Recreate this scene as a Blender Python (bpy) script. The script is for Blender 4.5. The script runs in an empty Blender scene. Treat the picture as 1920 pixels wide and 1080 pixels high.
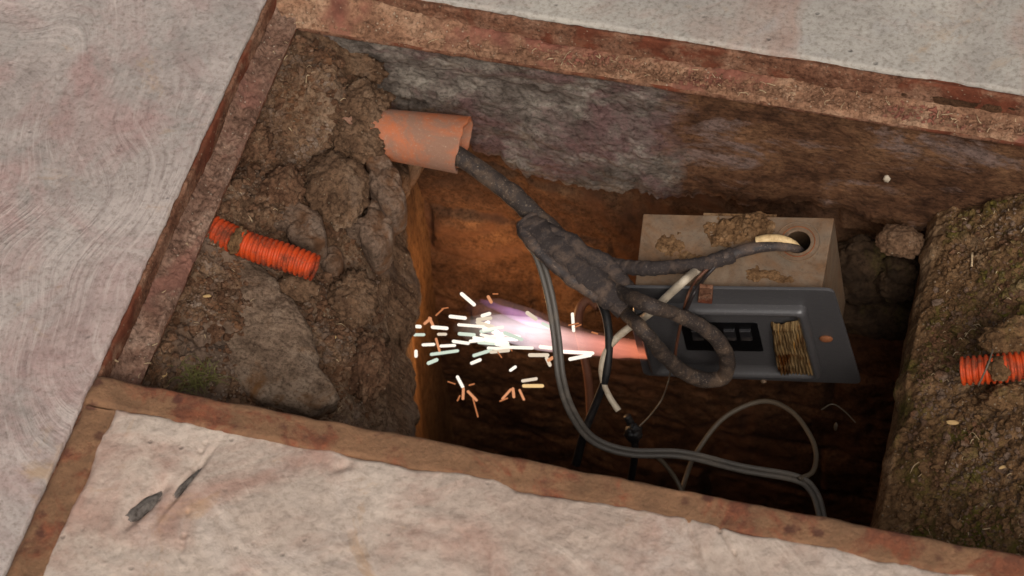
import bpy, math, random
import numpy as np
from mathutils import Matrix, Vector
R_ = math.radians
scene = bpy.context.scene
COL = scene.collection

# ------------------------------------------------------------------ camera
F = 4266.0                      # focal length in photo pixels (1920 wide)
v1 = np.array([-21020., -3788., F]); v1 /= np.linalg.norm(v1)
v2 = np.array([1904., -5761., F]); v2 /= np.linalg.norm(v2)
ax = -v1; ay = v2 - ax*(v2@ax); ay /= np.linalg.norm(ay); az = np.cross(ax, ay)
RC = np.stack([ax, ay, az], 1)  # world -> camera (x right, y down, z forward)
CAM = np.array([0.86515656, -1.80088612, 2.02533061])
cam_d = bpy.data.cameras.new('camera'); cam = bpy.data.objects.new('camera', cam_d); COL.objects.link(cam)
scene.camera = cam
m = RC.T @ np.diag([1., -1., -1.])
M4 = Matrix([list(m[0])+[CAM[0]], list(m[1])+[CAM[1]], list(m[2])+[CAM[2]], [0, 0, 0, 1]])
cam.matrix_world = M4
cam_d.sensor_width = 36.0; cam_d.lens = 36.0*F/1920.0
cam_d.clip_start = 0.05; cam_d.clip_end = 400
cam_d.dof.use_dof = True; cam_d.dof.focus_distance = 2.72; cam_d.dof.aperture_fstop = 6.8

# ------------------------------------------------------------------ world, sun, exposure
world = bpy.data.worlds.new('World'); scene.world = world; world.use_nodes = True
wn = world.node_tree; wn.nodes.clear()
sky = wn.nodes.new('ShaderNodeTexSky'); sky.sky_type = 'NISHITA'; sky.sun_disc = False
SUN_EL, SUN_AZ = 44, 155
sky.sun_elevation = R_(SUN_EL); sky.sun_rotation = R_(SUN_AZ)
sky.dust_density = 6; sky.air_density = 1.0
hs = wn.nodes.new('ShaderNodeHueSaturation'); hs.inputs['Saturation'].default_value = 0.16
bg = wn.nodes.new('ShaderNodeBackground'); bg.inputs['Strength'].default_value = 0.088
wo = wn.nodes.new('ShaderNodeOutputWorld')
wn.links.new(sky.outputs[0], hs.inputs['Color']); wn.links.new(hs.outputs[0], bg.inputs['Color']); wn.links.new(bg.outputs[0], wo.inputs[0])
sd = bpy.data.lights.new('sun', 'SUN'); sd.energy = 1.6; sd.angle = R_(28); sd.color = (1.0, 0.94, 0.86)
sun = bpy.data.objects.new('sun', sd); COL.objects.link(sun)
a, e = R_(SUN_AZ), R_(SUN_EL)
sdir = Vector((math.sin(a)*math.cos(e), math.cos(a)*math.cos(e), math.sin(e)))
sun.rotation_euler = sdir.to_track_quat('Z', 'Y').to_euler()
scene.view_settings.view_transform = 'Standard'; scene.view_settings.look = 'None'
scene.view_settings.gamma = 1.0; scene.view_settings.exposure = 0.0
scene.render.resolution_x = 1024; scene.render.resolution_y = 576
scene.render.engine = 'CYCLES'
scene.cycles.max_bounces = 6; scene.cycles.volume_bounces = 0

# ------------------------------------------------------------------ maths helpers
def ray(px, py):
    return RC.T @ np.array([(px-960)/F, (py-540)/F, 1.0])
def P(px, py, z):
    """photo sight line down to height z (metres)"""
    d = ray(px, py); t = (z-CAM[2])/d[2]; return CAM+d*t
def PY(px, py, y):
    d = ray(px, py); t = (y-CAM[1])/d[1]; return CAM+d*t
def PX(px, py, x):
    d = ray(px, py); t = (x-CAM[0])/d[0]; return CAM+d*t

def _h(ix, iy, iz, seed):
    n = (ix.astype(np.int64)*374761393 + iy.astype(np.int64)*668265263 + iz.astype(np.int64)*2147483647 + seed*1274126177) & 0xffffffff
    n = ((n ^ (n >> 13))*1274126177) & 0xffffffff
    n = ((n ^ (n >> 16))*2246822519) & 0xffffffff
    return ((n ^ (n >> 15)) & 0xffffff)/float(0xffffff)
def vn(p, seed=0):
    i = np.floor(p).astype(np.int64); f = p-i; f = f*f*f*(f*(f*6-15)+10)
    r = 0
    for dx in (0, 1):
        wx = f[:, 0] if dx else 1-f[:, 0]
        for dy in (0, 1):
            wy = f[:, 1] if dy else 1-f[:, 1]
            for dz in (0, 1):
                wz = f[:, 2] if dz else 1-f[:, 2]
                r = r + wx*wy*wz*_h(i[:, 0]+dx, i[:, 1]+dy, i[:, 2]+dz, seed)
    return r*2-1
def fbm(p, scale, octv=5, seed=0, gain=0.5, ridge=False):
    p = np.asarray(p)*scale; a = 1.0; r = 0; t = 0
    for k in range(octv):
        n = vn(p+17.3*k, seed+k)
        if ridge: n = 1-2*np.abs(n)
        r = r+a*n; t += a; a *= gain; p = p*2.03
    return r/t
def worley(p, scale, seed=0):
    """1 at a cell's centre falling to 0 at its border, plus a random value per cell"""
    p = np.asarray(p)*scale; i = np.floor(p).astype(np.int64)
    f1 = np.full(len(p), 9.0); f2 = np.full(len(p), 9.0); idv = np.zeros(len(p))
    for dx in (-1, 0, 1):
        for dy in (-1, 0, 1):
            for dz in (-1, 0, 1):
                c = i+np.array([dx, dy, dz])
                q = np.stack([c[:, k]+_h(c[:, 0], c[:, 1], c[:, 2], seed+31*k) for k in range(3)], 1)
                d = np.sqrt(((q-p)**2).sum(1))
                hv = _h(c[:, 0], c[:, 1], c[:, 2], seed+99)
                nf = d < f1
                f2 = np.where(nf, f1, np.minimum(f2, d)); idv = np.where(nf, hv, idv); f1 = np.where(nf, d, f1)
    return np.clip(f2-f1, 0, 1), idv
def sstep(a, b, x):
    t = np.clip((x-a)/(b-a), 0, 1); return t*t*(3-2*t)

# ------------------------------------------------------------------ object helpers
def tag(o, label=None, cat=None, group=None, kind=None):
    if label: o['label'] = label
    if cat: o['category'] = cat
    if group: o['group'] = group
    if kind: o['kind'] = kind
    return o
def empty(name, loc):
    o = bpy.data.objects.new(name, None); COL.objects.link(o); o.location = loc; o.empty_display_size = 0.03
    return o
def mesh(name, V, Fc, mat, parent=None, smooth=True, uv=None, flat_origin=False):
    V = np.asarray(V, dtype=float).reshape(-1, 3)
    if flat_origin: org = np.zeros(3)
    else: org = np.array([V[:, 0].mean(), V[:, 1].mean(), V[:, 2].min()])
    me = bpy.data.meshes.new(name)
    me.from_pydata((V-org).tolist(), [], [tuple(int(i) for i in f) for f in Fc])
    me.materials.append(mat)
    if smooth: me.polygons.foreach_set('use_smooth', [True]*len(me.polygons))
    me.update()
    o = bpy.data.objects.new(name, me); COL.objects.link(o)
    if parent is not None:
        o.parent = parent; o.location = Vector(org)-parent_world(parent)
    else: o.location = org
    return o
def parent_world(p):
    v = Vector(p.location)
    while p.parent is not None: p = p.parent; v = v+Vector(p.location)
    return v
def gridF(nu, nv, closed_u=False, off=0, flip=False):
    i, j = np.meshgrid(np.arange(nu if closed_u else nu-1), np.arange(nv-1), indexing='ij')
    i = i.ravel(); j = j.ravel(); i2 = (i+1) % nu
    f = np.stack([i*nv+j, i2*nv+j, i2*nv+j+1, i*nv+j+1], 1)+off
    return f[:, ::-1] if flip else f
def grid(name, nu, nv, fn, mat, parent=None, flip=False):
    u, v = np.meshgrid(np.linspace(0, 1, nu), np.linspace(0, 1, nv), indexing='ij')
    V = fn(u.ravel(), v.ravel())
    return mesh(name, V, gridF(nu, nv, flip=flip), mat, parent)
def catmull(pts, n):
    pts = np.asarray(pts, float); k = len(pts)
    q = np.vstack([2*pts[0]-pts[1], pts, 2*pts[-1]-pts[-2]])
    out = []
    for i in range(k-1):
        p0, p1, p2, p3 = q[i:i+4]
        for t in np.linspace(0, 1, n, endpoint=False):
            out.append(.5*((2*p1)+(-p0+p2)*t+(2*p0-5*p1+4*p2-p3)*t*t+(-p0+3*p1-3*p2+p3)*t**3))
    out.append(pts[-1]); return np.array(out)
def frames(C):
    T = np.gradient(C, axis=0); T /= np.linalg.norm(T, axis=1)[:, None]+1e-12
    n = np.cross(T[0], [0, 0, 1.]);
    if np.linalg.norm(n) < 1e-3: n = np.cross(T[0], [0, 1., 0])
    n /= np.linalg.norm(n); N = [n]
    for i in range(1, len(C)):
        n = N[-1]-T[i]*(N[-1]@T[i]); n /= np.linalg.norm(n); N.append(n)
    N = np.array(N); B = np.cross(T, N); return T, N, B
def tube_vf(C, rad, sides=14, rough=0.0, rscale=60, seed=0, oval=1.0, cap=True, off=0, helix=None):
    C = np.asarray(C); T, N, B = frames(C); n = len(C)
    rad = np.broadcast_to(np.asarray(rad, float), (n,))
    th = np.linspace(0, 2*np.pi, sides, endpoint=False)
    rad = np.repeat(rad[:, None], sides, 1)
    if helix:
        amp, pitch = helix; dl = np.r_[0, np.cumsum(np.linalg.norm(np.diff(C, axis=0), axis=1))]
        ph = (dl[:, None]/pitch+th[None, :]/(2*np.pi)+.25*np.sin(dl[:, None]*55)) % 1.0
        rad = rad+amp*(ph-.5)*(1-.6*np.exp(-((ph-1)/.05)**2))
    V = C[:, None, :]+rad[:, :, None]*(np.cos(th)[None, :, None]*N[:, None, :]+oval*np.sin(th)[None, :, None]*B[:, None, :])
    V = V.reshape(-1, 3)
    if rough:
        d = V-np.repeat(C, sides, 0); d /= np.linalg.norm(d, axis=1)[:, None]+1e-9
        V = V+d*(fbm(V, rscale, 4, seed)*rough)[:, None]
    i, j = np.meshgrid(np.arange(n-1), np.arange(sides), indexing='ij'); i = i.ravel(); j = j.ravel(); j2 = (j+1) % sides
    Fq = np.stack([i*sides+j, i*sides+j2, (i+1)*sides+j2, (i+1)*sides+j], 1)+off
    Fl = [tuple(f) for f in Fq]
    if cap:
        Fl.append(tuple(range(off+sides-1, off-1, -1))); Fl.append(tuple(off+(n-1)*sides+k for k in range(sides)))
    return V, Fl
def tube(name, pts, rad, mat, parent=None, n=10, raw=False, **kw):
    C = np.asarray(pts) if raw else catmull(pts, n)
    if not np.isscalar(rad):
        rad = np.interp(np.linspace(0, 1, len(C)), np.linspace(0, 1, len(rad)), rad)
    V, Fl = tube_vf(C, rad, **kw)
    return mesh(name, V, Fl, mat, parent)
_ico = None
def ico(sub):
    import bmesh
    bm = bmesh.new(); bmesh.ops.create_icosphere(bm, subdivisions=sub, radius=1)
    V = np.array([v.co[:] for v in bm.verts]); Fc = [[v.index for v in f.verts] for f in bm.faces]; bm.free(); return V, Fc
ICO = {k: ico(k) for k in (1, 2, 3, 4, 5, 6)}
def lump(name, c, r, mat, seed=0, rough=.35, scale=2.0, sub=5, rot=0, tilt=0, parent=None, flat=0.0, label=None, cat='clod', group=None, fine=.06):
    V, Fc = ICO[sub]; V = V.copy()
    d = 1+rough*fbm(V+seed*7.7, scale, 3, seed)+fine*fbm(V+seed, scale*6, 4, seed+5)+fine*.8*fbm(V+seed, scale*14, 3, seed+6, ridge=True)
    wl, _ = worley(V+seed*3.1, scale*1.3, seed)
    d = d-rough*.35*(1-sstep(0, .25, wl))
    V = V*d[:, None]*np.array(r)
    cr, sr = math.cos(rot), math.sin(rot); ct, st = math.cos(tilt), math.sin(tilt)
    V = V @ np.array([[1, 0, 0], [0, ct, st], [0, -st, ct]]) @ np.array([[cr, sr, 0], [-sr, cr, 0], [0, 0, 1]])
    V = V+np.asarray(c)
    o = mesh(name, V, Fc, mat, parent)
    if label: tag(o, label, cat, group)
    return o
def box_vf(x0, x1, y0, y1, z0, z1, off=0):
    V = [(x, y, z) for x in (x0, x1) for y in (y0, y1) for z in (z0, z1)]
    Fc = [(0, 1, 3, 2), (4, 6, 7, 5), (0, 4, 5, 1), (2, 3, 7, 6), (0, 2, 6, 4), (1, 5, 7, 3)]
    return V, [tuple(i+off for i in f) for f in Fc]
def rough_bar(name, x0, x1, y0, y1, z0, z1, mat, parent=None, step=.006, amp=.0012, sc=40, seed=0, bevel=.002):
    """solid bar with subdivided, worn faces: a closed superellipse section swept along its long side"""
    longx = (x1-x0) > (y1-y0)
    L = (x1-x0) if longx else (y1-y0); n = max(4, int(L/step))
    w, h = ((y1-y0) if longx else (x1-x0)), z1-z0
    sec = []
    per = []
    def edge(a, b, k):
        for t in np.linspace(0, 1, k, endpoint=False): per.append((a[0]+(b[0]-a[0])*t, a[1]+(b[1]-a[1])*t))
    b_ = bevel
    kw, kh = max(2, int(w/step)), max(2, int(h/step))
    edge((b_, 0), (w-b_, 0), kw); edge((w-b_, 0), (w, b_), 1); edge((w, b_), (w, h-b_), kh); edge((w, h-b_), (w-b_, h), 1)
    edge((w-b_, h), (b_, h), kw); edge((b_, h), (0, h-b_), 1); edge((0, h-b_), (0, b_), kh); edge((0, b_), (b_, 0), 1)
    per = np.array(per); k = len(per)
    t = np.linspace(0, L, n)
    if longx: V = np.stack([np.repeat(x0+t, k), y0+np.tile(per[:, 0], n), z0+np.tile(per[:, 1], n)], 1)
    else: V = np.stack([x0+np.tile(per[:, 0], n), np.repeat(y0+t, k), z0+np.tile(per[:, 1], n)], 1)
    nz = np.stack([fbm(V, sc, 4, seed+q) for q in (0, 20, 40)], 1); V = V+nz*amp
    i, j = np.meshgrid(np.arange(n-1), np.arange(k), indexing='ij'); i = i.ravel(); j = j.ravel(); j2 = (j+1) % k
    Fq = np.stack([i*k+j, (i+1)*k+j, (i+1)*k+j2, i*k+j2], 1)
    if not longx: Fq = Fq[:, ::-1]
    Fl = [tuple(f) for f in Fq]+[tuple(range(k)), tuple((n-1)*k+q for q in range(k-1, -1, -1))]
    return V, Fl

# ------------------------------------------------------------------ materials
def s2l(c): return tuple(((x/255)/12.92 if x/255 <= .04045 else ((x/255+.055)/1.055)**2.4) for x in c)
class NT:
    def __init__(s, name):
        s.m = bpy.data.materials.new(name); s.m.use_nodes = True; s.t = s.m.node_tree; s.t.nodes.clear()
        s.out = s.t.nodes.new('ShaderNodeOutputMaterial'); s.tc = s.t.nodes.new('ShaderNodeTexCoord'); s.co = s.tc.outputs['Object']
    def n(s, kind, **kw):
        d = s.t.nodes.new(kind)
        for k, v in kw.items(): setattr(d, k, v)
        return d
    def l(s, a, b): s.t.links.new(a, b)
    def mapping(s, scale=(1, 1, 1), rot=(0, 0, 0), loc=(0, 0, 0)):
        mp = s.n('ShaderNodeMapping'); s.l(s.co, mp.inputs[0]); mp.inputs['Scale'].default_value = scale
        mp.inputs['Rotation'].default_value = rot; mp.inputs['Location'].default_value = loc; return mp.outputs[0]
    def noise(s, scale, detail=8, rough=.6, dist=0, co=None):
        d = s.n('ShaderNodeTexNoise'); d.inputs['Scale'].default_value = scale; d.inputs['Detail'].default_value = detail
        d.inputs['Roughness'].default_value = rough; d.inputs['Distortion'].default_value = dist
        s.l(co if co else s.co, d.inputs['Vector']); return d.outputs[0]
    def ramp(s, f, stops, interp='LINEAR'):
        r = s.n('ShaderNodeValToRGB'); s.l(f, r.inputs[0]); r.color_ramp.interpolation = interp
        el = r.color_ramp.elements
        while len(el) < len(stops): el.new(0.5)
        for q, (p, c) in zip(el, stops): q.position = p; q.color = (*c, 1) if len(c) == 3 else c
        return r.outputs[0]
    def mask(s, f, a, b): return s.ramp(f, [(a, (0, 0, 0)), (b, (1, 1, 1))])
    def mix(s, fac, a, b, mode='MIX'):
        d = s.n('ShaderNodeMixRGB', blend_type=mode)
        for inp, v in ((d.inputs[0], fac), (d.inputs[1], a), (d.inputs[2], b)):
            if isinstance(v, (int, float)): inp.default_value = v
            elif isinstance(v, tuple): inp.default_value = (*v, 1)
            else: s.l(v, inp)
        return d.outputs[0]
    def math(s, op, a, b=0.0):
        d = s.n('ShaderNodeMath', operation=op)
        for inp, v in ((d.inputs[0], a), (d.inputs[1], b)):
            if isinstance(v, (int, float)): inp.default_value = v
            else: s.l(v, inp)
        return d.outputs[0]
    def finish(s, col, rough=.9, bump=None, dist=.002, strength=1.0, metal=0, spec=.25):
        b = s.n('ShaderNodeBsdfPrincipled')
        if isinstance(col, tuple): b.inputs['Base Color'].default_value = (*col, 1)
        else: s.l(col, b.inputs['Base Color'])
        if isinstance(rough, (int, float)): b.inputs['Roughness'].default_value = rough
        else: s.l(rough, b.inputs['Roughness'])
        b.inputs['Metallic'].default_value = metal; b.inputs['Specular IOR Level'].default_value = spec
        if bump is not None:
            bn = s.n('ShaderNodeBump'); bn.inputs['Distance'].default_value = dist; bn.inputs['Strength'].default_value = strength
            s.l(bump, bn.inputs['Height']); s.l(bn.outputs[0], b.inputs['Normal'])
        s.l(b.outputs[0], s.out.inputs[0]); return s.m

def dirt_mat(name, dark, mid, light, speck=(170, 150, 125), sp_amt=.66, sc=14, patch=None, patch_sc=5, patch_t=(.52, .6), bump=.004, fine=220, stretch=(1, 1, 1), moss=None):
    t = NT(name)
    if stretch != (1, 1, 1): t.co = t.mapping(stretch)
    a = t.noise(sc, 9, .68, .3)
    col = t.ramp(a, [(.3, s2l(dark)), (.5, s2l(mid)), (.68, s2l(light))])
    g = t.noise(fine, 4, .7)
    col = t.mix(.75, col, t.ramp(g, [(.36, (.36, .33, .3)), (.5, (1, 1, 1)), (.66, (1.25, 1.25, 1.25))]), 'MULTIPLY')
    g2 = t.noise(75, 8, .75)
    col = t.mix(.7, col, t.ramp(g2, [(.36, (.45, .42, .4)), (.52, (1, 1, 1)), (.64, (1.3, 1.28, 1.25))]), 'MULTIPLY')
    if patch:
        pm = t.mask(t.noise(patch_sc, 6, .62, .6), *patch_t)
        pc = t.ramp(t.noise(sc*2.2, 6, .7), [(.3, s2l([c*.72 for c in patch])), (.7, s2l([min(255, c*1.12) for c in patch]))])
        col = t.mix(pm, col, pc)
    if moss:
        mm = t.mask(t.noise(sc*.7, 8, .72, .4), .5, .62)
        col = t.mix(mm, col, t.ramp(g, [(.3, s2l([c*.5 for c in moss])), (.65, s2l(moss))]))
    vo = t.n('ShaderNodeTexVoronoi'); vo.inputs['Scale'].default_value = 260; t.l(t.co, vo.inputs['Vector'])
    vcol = t.n('ShaderNodeSeparateColor'); t.l(vo.outputs['Color'], vcol.inputs[0])
    spm = t.math('MULTIPLY', t.mask(vcol.outputs[0], sp_amt+.26, sp_amt+.28), t.ramp(vo.outputs['Distance'], [(.25, (1, 1, 1)), (.4, (0, 0, 0))]))
    col = t.mix(t.math('MULTIPLY', spm, .45), col, s2l(speck))
    h = t.math('ADD', t.math('MULTIPLY', t.noise(60, 8, .7), 1.0), t.math('MULTIPLY', g, .45))
    h = t.math('ADD', h, t.math('MULTIPLY', spm, .25))
    return t.finish(col, .95, h, bump, 1.0, spec=.12)

def concrete_mat(name, base, light, tint, tint2=None, swirl=None, grit=.5, stain=None, bump=.0022, pits=.4):
    t = NT(name)
    big = t.noise(3.2, 6, .6, .8)
    col = t.ramp(big, [(.3, s2l(base)), (.68, s2l(light))])
    pm = t.mask(t.noise(5.5, 7, .66, 1.2), .46, .66)
    col = t.mix(t.math('MULTIPLY', pm, .75), col, s2l(tint))
    if tint2:
        pm2 = t.mask(t.noise(7.5, 7, .66, .6, co=t.mapping(loc=(3, 7, 1))), .53, .68)
        col = t.mix(t.math('MULTIPLY', pm2, .7), col, s2l(tint2))
    fine = t.noise(150, 6, .72)
    col = t.mix(grit, col, t.ramp(fine, [(.36, (.6, .57, .54)), (.5, (1, 1, 1)), (.64, (1.12, 1.12, 1.12))]), 'MULTIPLY')
    mid = t.noise(32, 8, .7)
    col = t.mix(.35, col, t.ramp(mid, [(.32, (.62, .6, .58)), (.55, (1, 1, 1))]), 'MULTIPLY')
    h = t.math('ADD', t.math('MULTIPLY', mid, .45), t.math('MULTIPLY', fine, .3))
    if swirl:
        # trowel strokes: families of fine curved grooves whose direction turns slowly
        dn = t.n('ShaderNodeTexNoise'); dn.inputs['Scale'].default_value = swirl[0]; dn.inputs['Detail'].default_value = 1.0; t.l(t.co, dn.inputs['Vector'])
        vm = t.n('ShaderNodeVectorMath', operation='SCALE'); t.l(dn.outputs['Color'], vm.inputs[0]); vm.inputs['Scale'].default_value = swirl[1]
        va = t.n('ShaderNodeVectorMath', operation='ADD'); t.l(t.co, va.inputs[0]); t.l(vm.outputs[0], va.inputs[1])
        mp0 = t.n('ShaderNodeMapping'); t.l(va.outputs[0], mp0.inputs[0]); mp0.inputs['Rotation'].default_value = (0, 0, R_(swirl[2]))
        mp = t.n('ShaderNodeMapping'); t.l(mp0.outputs[0], mp.inputs[0]); mp.inputs['Scale'].default_value = (swirl[3], swirl[3]/22, 1)
        st = t.n('ShaderNodeTexNoise'); st.inputs['Scale'].default_value = 1.0; st.inputs['Detail'].default_value = 4; st.inputs['Roughness'].default_value = .6; t.l(mp.outputs[0], st.inputs['Vector'])
        am = t.mask(t.noise(4.0, 5, .6), .40, .56)
        line = t.math('MULTIPLY', t.ramp(st.outputs[0], [(.36, (1, 1, 1)), (.46, (0, 0, 0))]), am)
        col = t.mix(t.math('MULTIPLY', line, swirl[4]), col, s2l([c*.66 for c in tint]))
        lite = t.math('MULTIPLY', t.ramp(st.outputs[0], [(.54, (0, 0, 0)), (.64, (1, 1, 1))]), am)
        col = t.mix(t.math('MULTIPLY', lite, .35), col, s2l([min(255, c*1.1) for c in light]))
        h = t.math('ADD', h, t.math('MULTIPLY', t.math('MULTIPLY', st.outputs[0], am), swirl[5]))
    # pits
    vo = t.n('ShaderNodeTexVoronoi'); vo.inputs['Scale'].default_value = 60; t.l(t.co, vo.inputs['Vector'])
    sc_ = t.n('ShaderNodeSeparateColor'); t.l(vo.outputs['Color'], sc_.inputs[0])
    pit = t.math('MULTIPLY', t.mask(sc_.outputs[0], .86, .9), t.ramp(vo.outputs['Distance'], [(.08, (1, 1, 1)), (.2, (0, 0, 0))]))
    col = t.mix(t.math('MULTIPLY', pit, pits), col, s2l([c*.45 for c in base]))
    h = t.math('SUBTRACT', h, t.math('MULTIPLY', pit, pits))
    if stain:
        sm = t.mask(t.noise(9, 6, .7, .8, co=t.mapping(loc=(9, 2, 4))), .6, .72)
        col = t.mix(t.math('MULTIPLY', sm, .8), col, s2l(stain))
    return t.finish(col, .88, h, bump, 1.0, spec=.2)

M = {}
M['slab'] = concrete_mat('trowelled_concrete', (160, 146, 138), (189, 174, 165), (170, 136, 129), (154, 148, 140), swirl=(3.0, .60, -25, 120, .25, .8), grit=.7, stain=(180, 150, 122), bump=.0035, pits=.25)
M['slab_far'] = concrete_mat('grey_concrete', (156, 147, 138), (186, 177, 165), (166, 136, 122), (160, 154, 150), grit=.75, stain=(176, 150, 124), bump=.0035)
M['fill'] = concrete_mat('pale_concrete_fill', (168, 144, 129), (205, 186, 170), (172, 132, 116), (208, 191, 178), swirl=(3.4, .6, -62, 55, .12, .5), stain=(184, 146, 112), bump=.005, pits=.25)
M['ledge'] = dirt_mat('gritty_dirt', (84, 58, 46), (126, 96, 80), (160, 132, 114), sc=16, patch=(132, 92, 78), patch_sc=7, speck=(200, 182, 160), bump=.004)
M['ledge_far'] = dirt_mat('gritty_sand', (94, 64, 48), (144, 106, 82), (166, 132, 106), sc=14, patch=(138, 88, 72), patch_sc=6, speck=(196, 176, 150), bump=.004)
M['soil'] = dirt_mat('brown_soil', (64, 44, 31), (114, 87, 66), (144, 119, 97), sc=11, patch=(118, 96, 80), patch_sc=6, bump=.006)
M['soil_moss'] = dirt_mat('mossy_soil', (66, 45, 29), (118, 88, 60), (144, 116, 88), sc=12, moss=(104, 92, 40), bump=.006, sp_amt=.6)
M['mortar'] = dirt_mat('grey_mortar', (80, 62, 50), (118, 96, 80), (144, 124, 108), sc=10, patch=(108, 76, 54), patch_sc=14, patch_t=(.46, .56), bump=.004, sp_amt=.72)
M['stone'] = dirt_mat('rough_grey_stone', (84, 66, 52), (118, 97, 80), (142, 122, 104), sc=12, patch=(112, 78, 50), patch_sc=16, patch_t=(.56, .66), bump=.0035, sp_amt=.72)
M['clod'] = dirt_mat('earth_clod', (70, 46, 32), (110, 80, 60), (138, 110, 86), sc=18, bump=.005)
M['render'] = dirt_mat('cement_render', (88, 78, 74), (118, 106, 100), (142, 132, 126), sc=9, patch=(116, 88, 82), patch_sc=7, patch_t=(.48, .58), bump=.0035, stretch=(.45, 1, 1.5), sp_amt=.74)
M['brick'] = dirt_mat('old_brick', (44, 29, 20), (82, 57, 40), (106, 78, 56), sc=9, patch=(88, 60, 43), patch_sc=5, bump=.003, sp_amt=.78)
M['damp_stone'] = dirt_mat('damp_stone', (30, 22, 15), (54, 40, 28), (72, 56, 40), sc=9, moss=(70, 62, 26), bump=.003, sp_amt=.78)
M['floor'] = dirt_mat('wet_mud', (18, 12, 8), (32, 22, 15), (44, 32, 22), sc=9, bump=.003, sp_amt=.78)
M['plaster'] = dirt_mat('dirty_plaster', (62, 42, 28), (98, 70, 46), (118, 88, 60), sc=7, bump=.002, sp_amt=.78, stretch=(1, 1, .4))

def render_right():
    t = NT('mud_smeared_render')
    co = t.mapping((.75, 1, 1.25))
    a = t.noise(12, 9, .7, .3, co=co); g = t.noise(200, 5, .7, co=co)
    mud = t.ramp(a, [(.36, s2l((60, 38, 25))), (.5, s2l((94, 64, 44))), (.64, s2l((122, 88, 62)))])
    grey = t.ramp(t.noise(20, 8, .7, co=co), [(.36, s2l((76, 66, 58))), (.5, s2l((110, 99, 90))), (.64, s2l((138, 128, 116)))])
    red = t.mix(t.mask(t.noise(8, 7, .7, .5, co=co), .46, .58), grey, s2l((104, 80, 76)))
    patch = t.mix(t.mask(t.noise(11, 8, .74, .5, co=t.mapping((.6, 1, 1.3))), .53, .62), mud, s2l((118, 97, 88)))
    sx = t.n('ShaderNodeSeparateXYZ'); t.l(t.tc.outputs['Object'], sx.inputs[0])
    xx = t.math('ADD', sx.outputs[0], t.math('MULTIPLY', t.math('SUBTRACT', t.noise(9, 6, .7), .5), .22))
    side = t.mask(xx, .0, .03)
    M['side_off'] = None
    mr = t.n('ShaderNodeMapRange'); t.l(xx, mr.inputs[0]); mr.inputs[1].default_value = SPLIT-.012; mr.inputs[2].default_value = SPLIT+.02
    col = t.mix(mr.outputs[0], red, patch)
    col = t.mix(.75, col, t.ramp(g, [(.36, (.36, .34, .32)), (.5, (1, 1, 1)), (.66, (1.25, 1.22, 1.2))]), 'MULTIPLY')
    g2 = t.noise(60, 8, .75, co=co); col = t.mix(.7, col, t.ramp(g2, [(.36, (.5, .47, .45)), (.52, (1, 1, 1)), (.64, (1.25, 1.22, 1.2))]), 'MULTIPLY')
    h = t.math('ADD', t.noise(70, 8, .72, co=t.mapping((.8, 1, 1.25))), t.math('MULTIPLY', g, .5))
    return t.finish(col, .95, h, .0045, 1.0, spec=.15)

def rust_mat(name, base, rust, dark, amt=(.45, .62), bump=.0012, rough=.75, spots=None):
    t = NT(name)
    col = t.ramp(t.noise(22, 8, .7, .4), [(.3, s2l([c*.75 for c in base])), (.7, s2l(base))])
    col = t.mix(t.mask(t.noise(14, 8, .72, .6), *amt), col, t.ramp(t.noise(45, 6, .7), [(.35, s2l(dark)), (.65, s2l(rust))]))
    col = t.mix(.5, col, t.ramp(t.noise(240, 4, .7), [(.3, (.5, .5, .5)), (.5, (1, 1, 1))]), 'MULTIPLY')
    if spots:
        vo = t.n('ShaderNodeTexVoronoi'); vo.inputs['Scale'].default_value = 34; t.l(t.co, vo.inputs['Vector'])
        sc_ = t.n('ShaderNodeSeparateColor'); t.l(vo.outputs['Color'], sc_.inputs[0])
        wob = t.math('ADD', vo.outputs['Distance'], t.math('MULTIPLY', t.math('SUBTRACT', t.noise(90, 5, .7), .5), .5))
        pit = t.math('MULTIPLY', t.mask(sc_.outputs[0], .45, .55), t.ramp(wob, [(.12, (1, 1, 1)), (.28, (0, 0, 0))]))
        col = t.mix(t.math('MULTIPLY', pit, .8), col, s2l(spots))
    return t.finish(col, rough, t.noise(90, 8, .72), bump, 1.0, spec=.3)
M['rim_steel'] = dirt_mat('dusty_rusted_steel', (82, 50, 36), (122, 84, 64), (148, 112, 90), sc=20, patch=(112, 62, 44), patch_sc=12, patch_t=(.52, .6), bump=.0035)
M['lid_steel'] = rust_mat('rusted_lid_steel', (156, 114, 82), (150, 88, 60), (100, 62, 46), amt=(.50, .60), bump=.004, spots=(84, 48, 38))
M['box_metal'] = rust_mat('dusty_grey_metal', (134, 114, 94), (124, 90, 62), (98, 72, 50), amt=(.38, .60), bump=.0006, rough=.6)
M['box_side'] = rust_mat('grey_box_metal', (98, 90, 82), (92, 74, 60), (70, 58, 48), amt=(.58, .75), bump=.0004, rough=.6)
M['stone_and_hole_shade'] = dirt_mat('stone_and_hole_shade', (74, 66, 62), (104, 96, 90), (130, 120, 112), sc=20, bump=.001, sp_amt=.78)  # dark tone, also used as painted shade of holes in the fill
M['mud'] = dirt_mat('dried_mud', (82, 58, 38), (118, 88, 60), (138, 110, 82), sc=22, bump=.003, sp_amt=.7)

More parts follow.
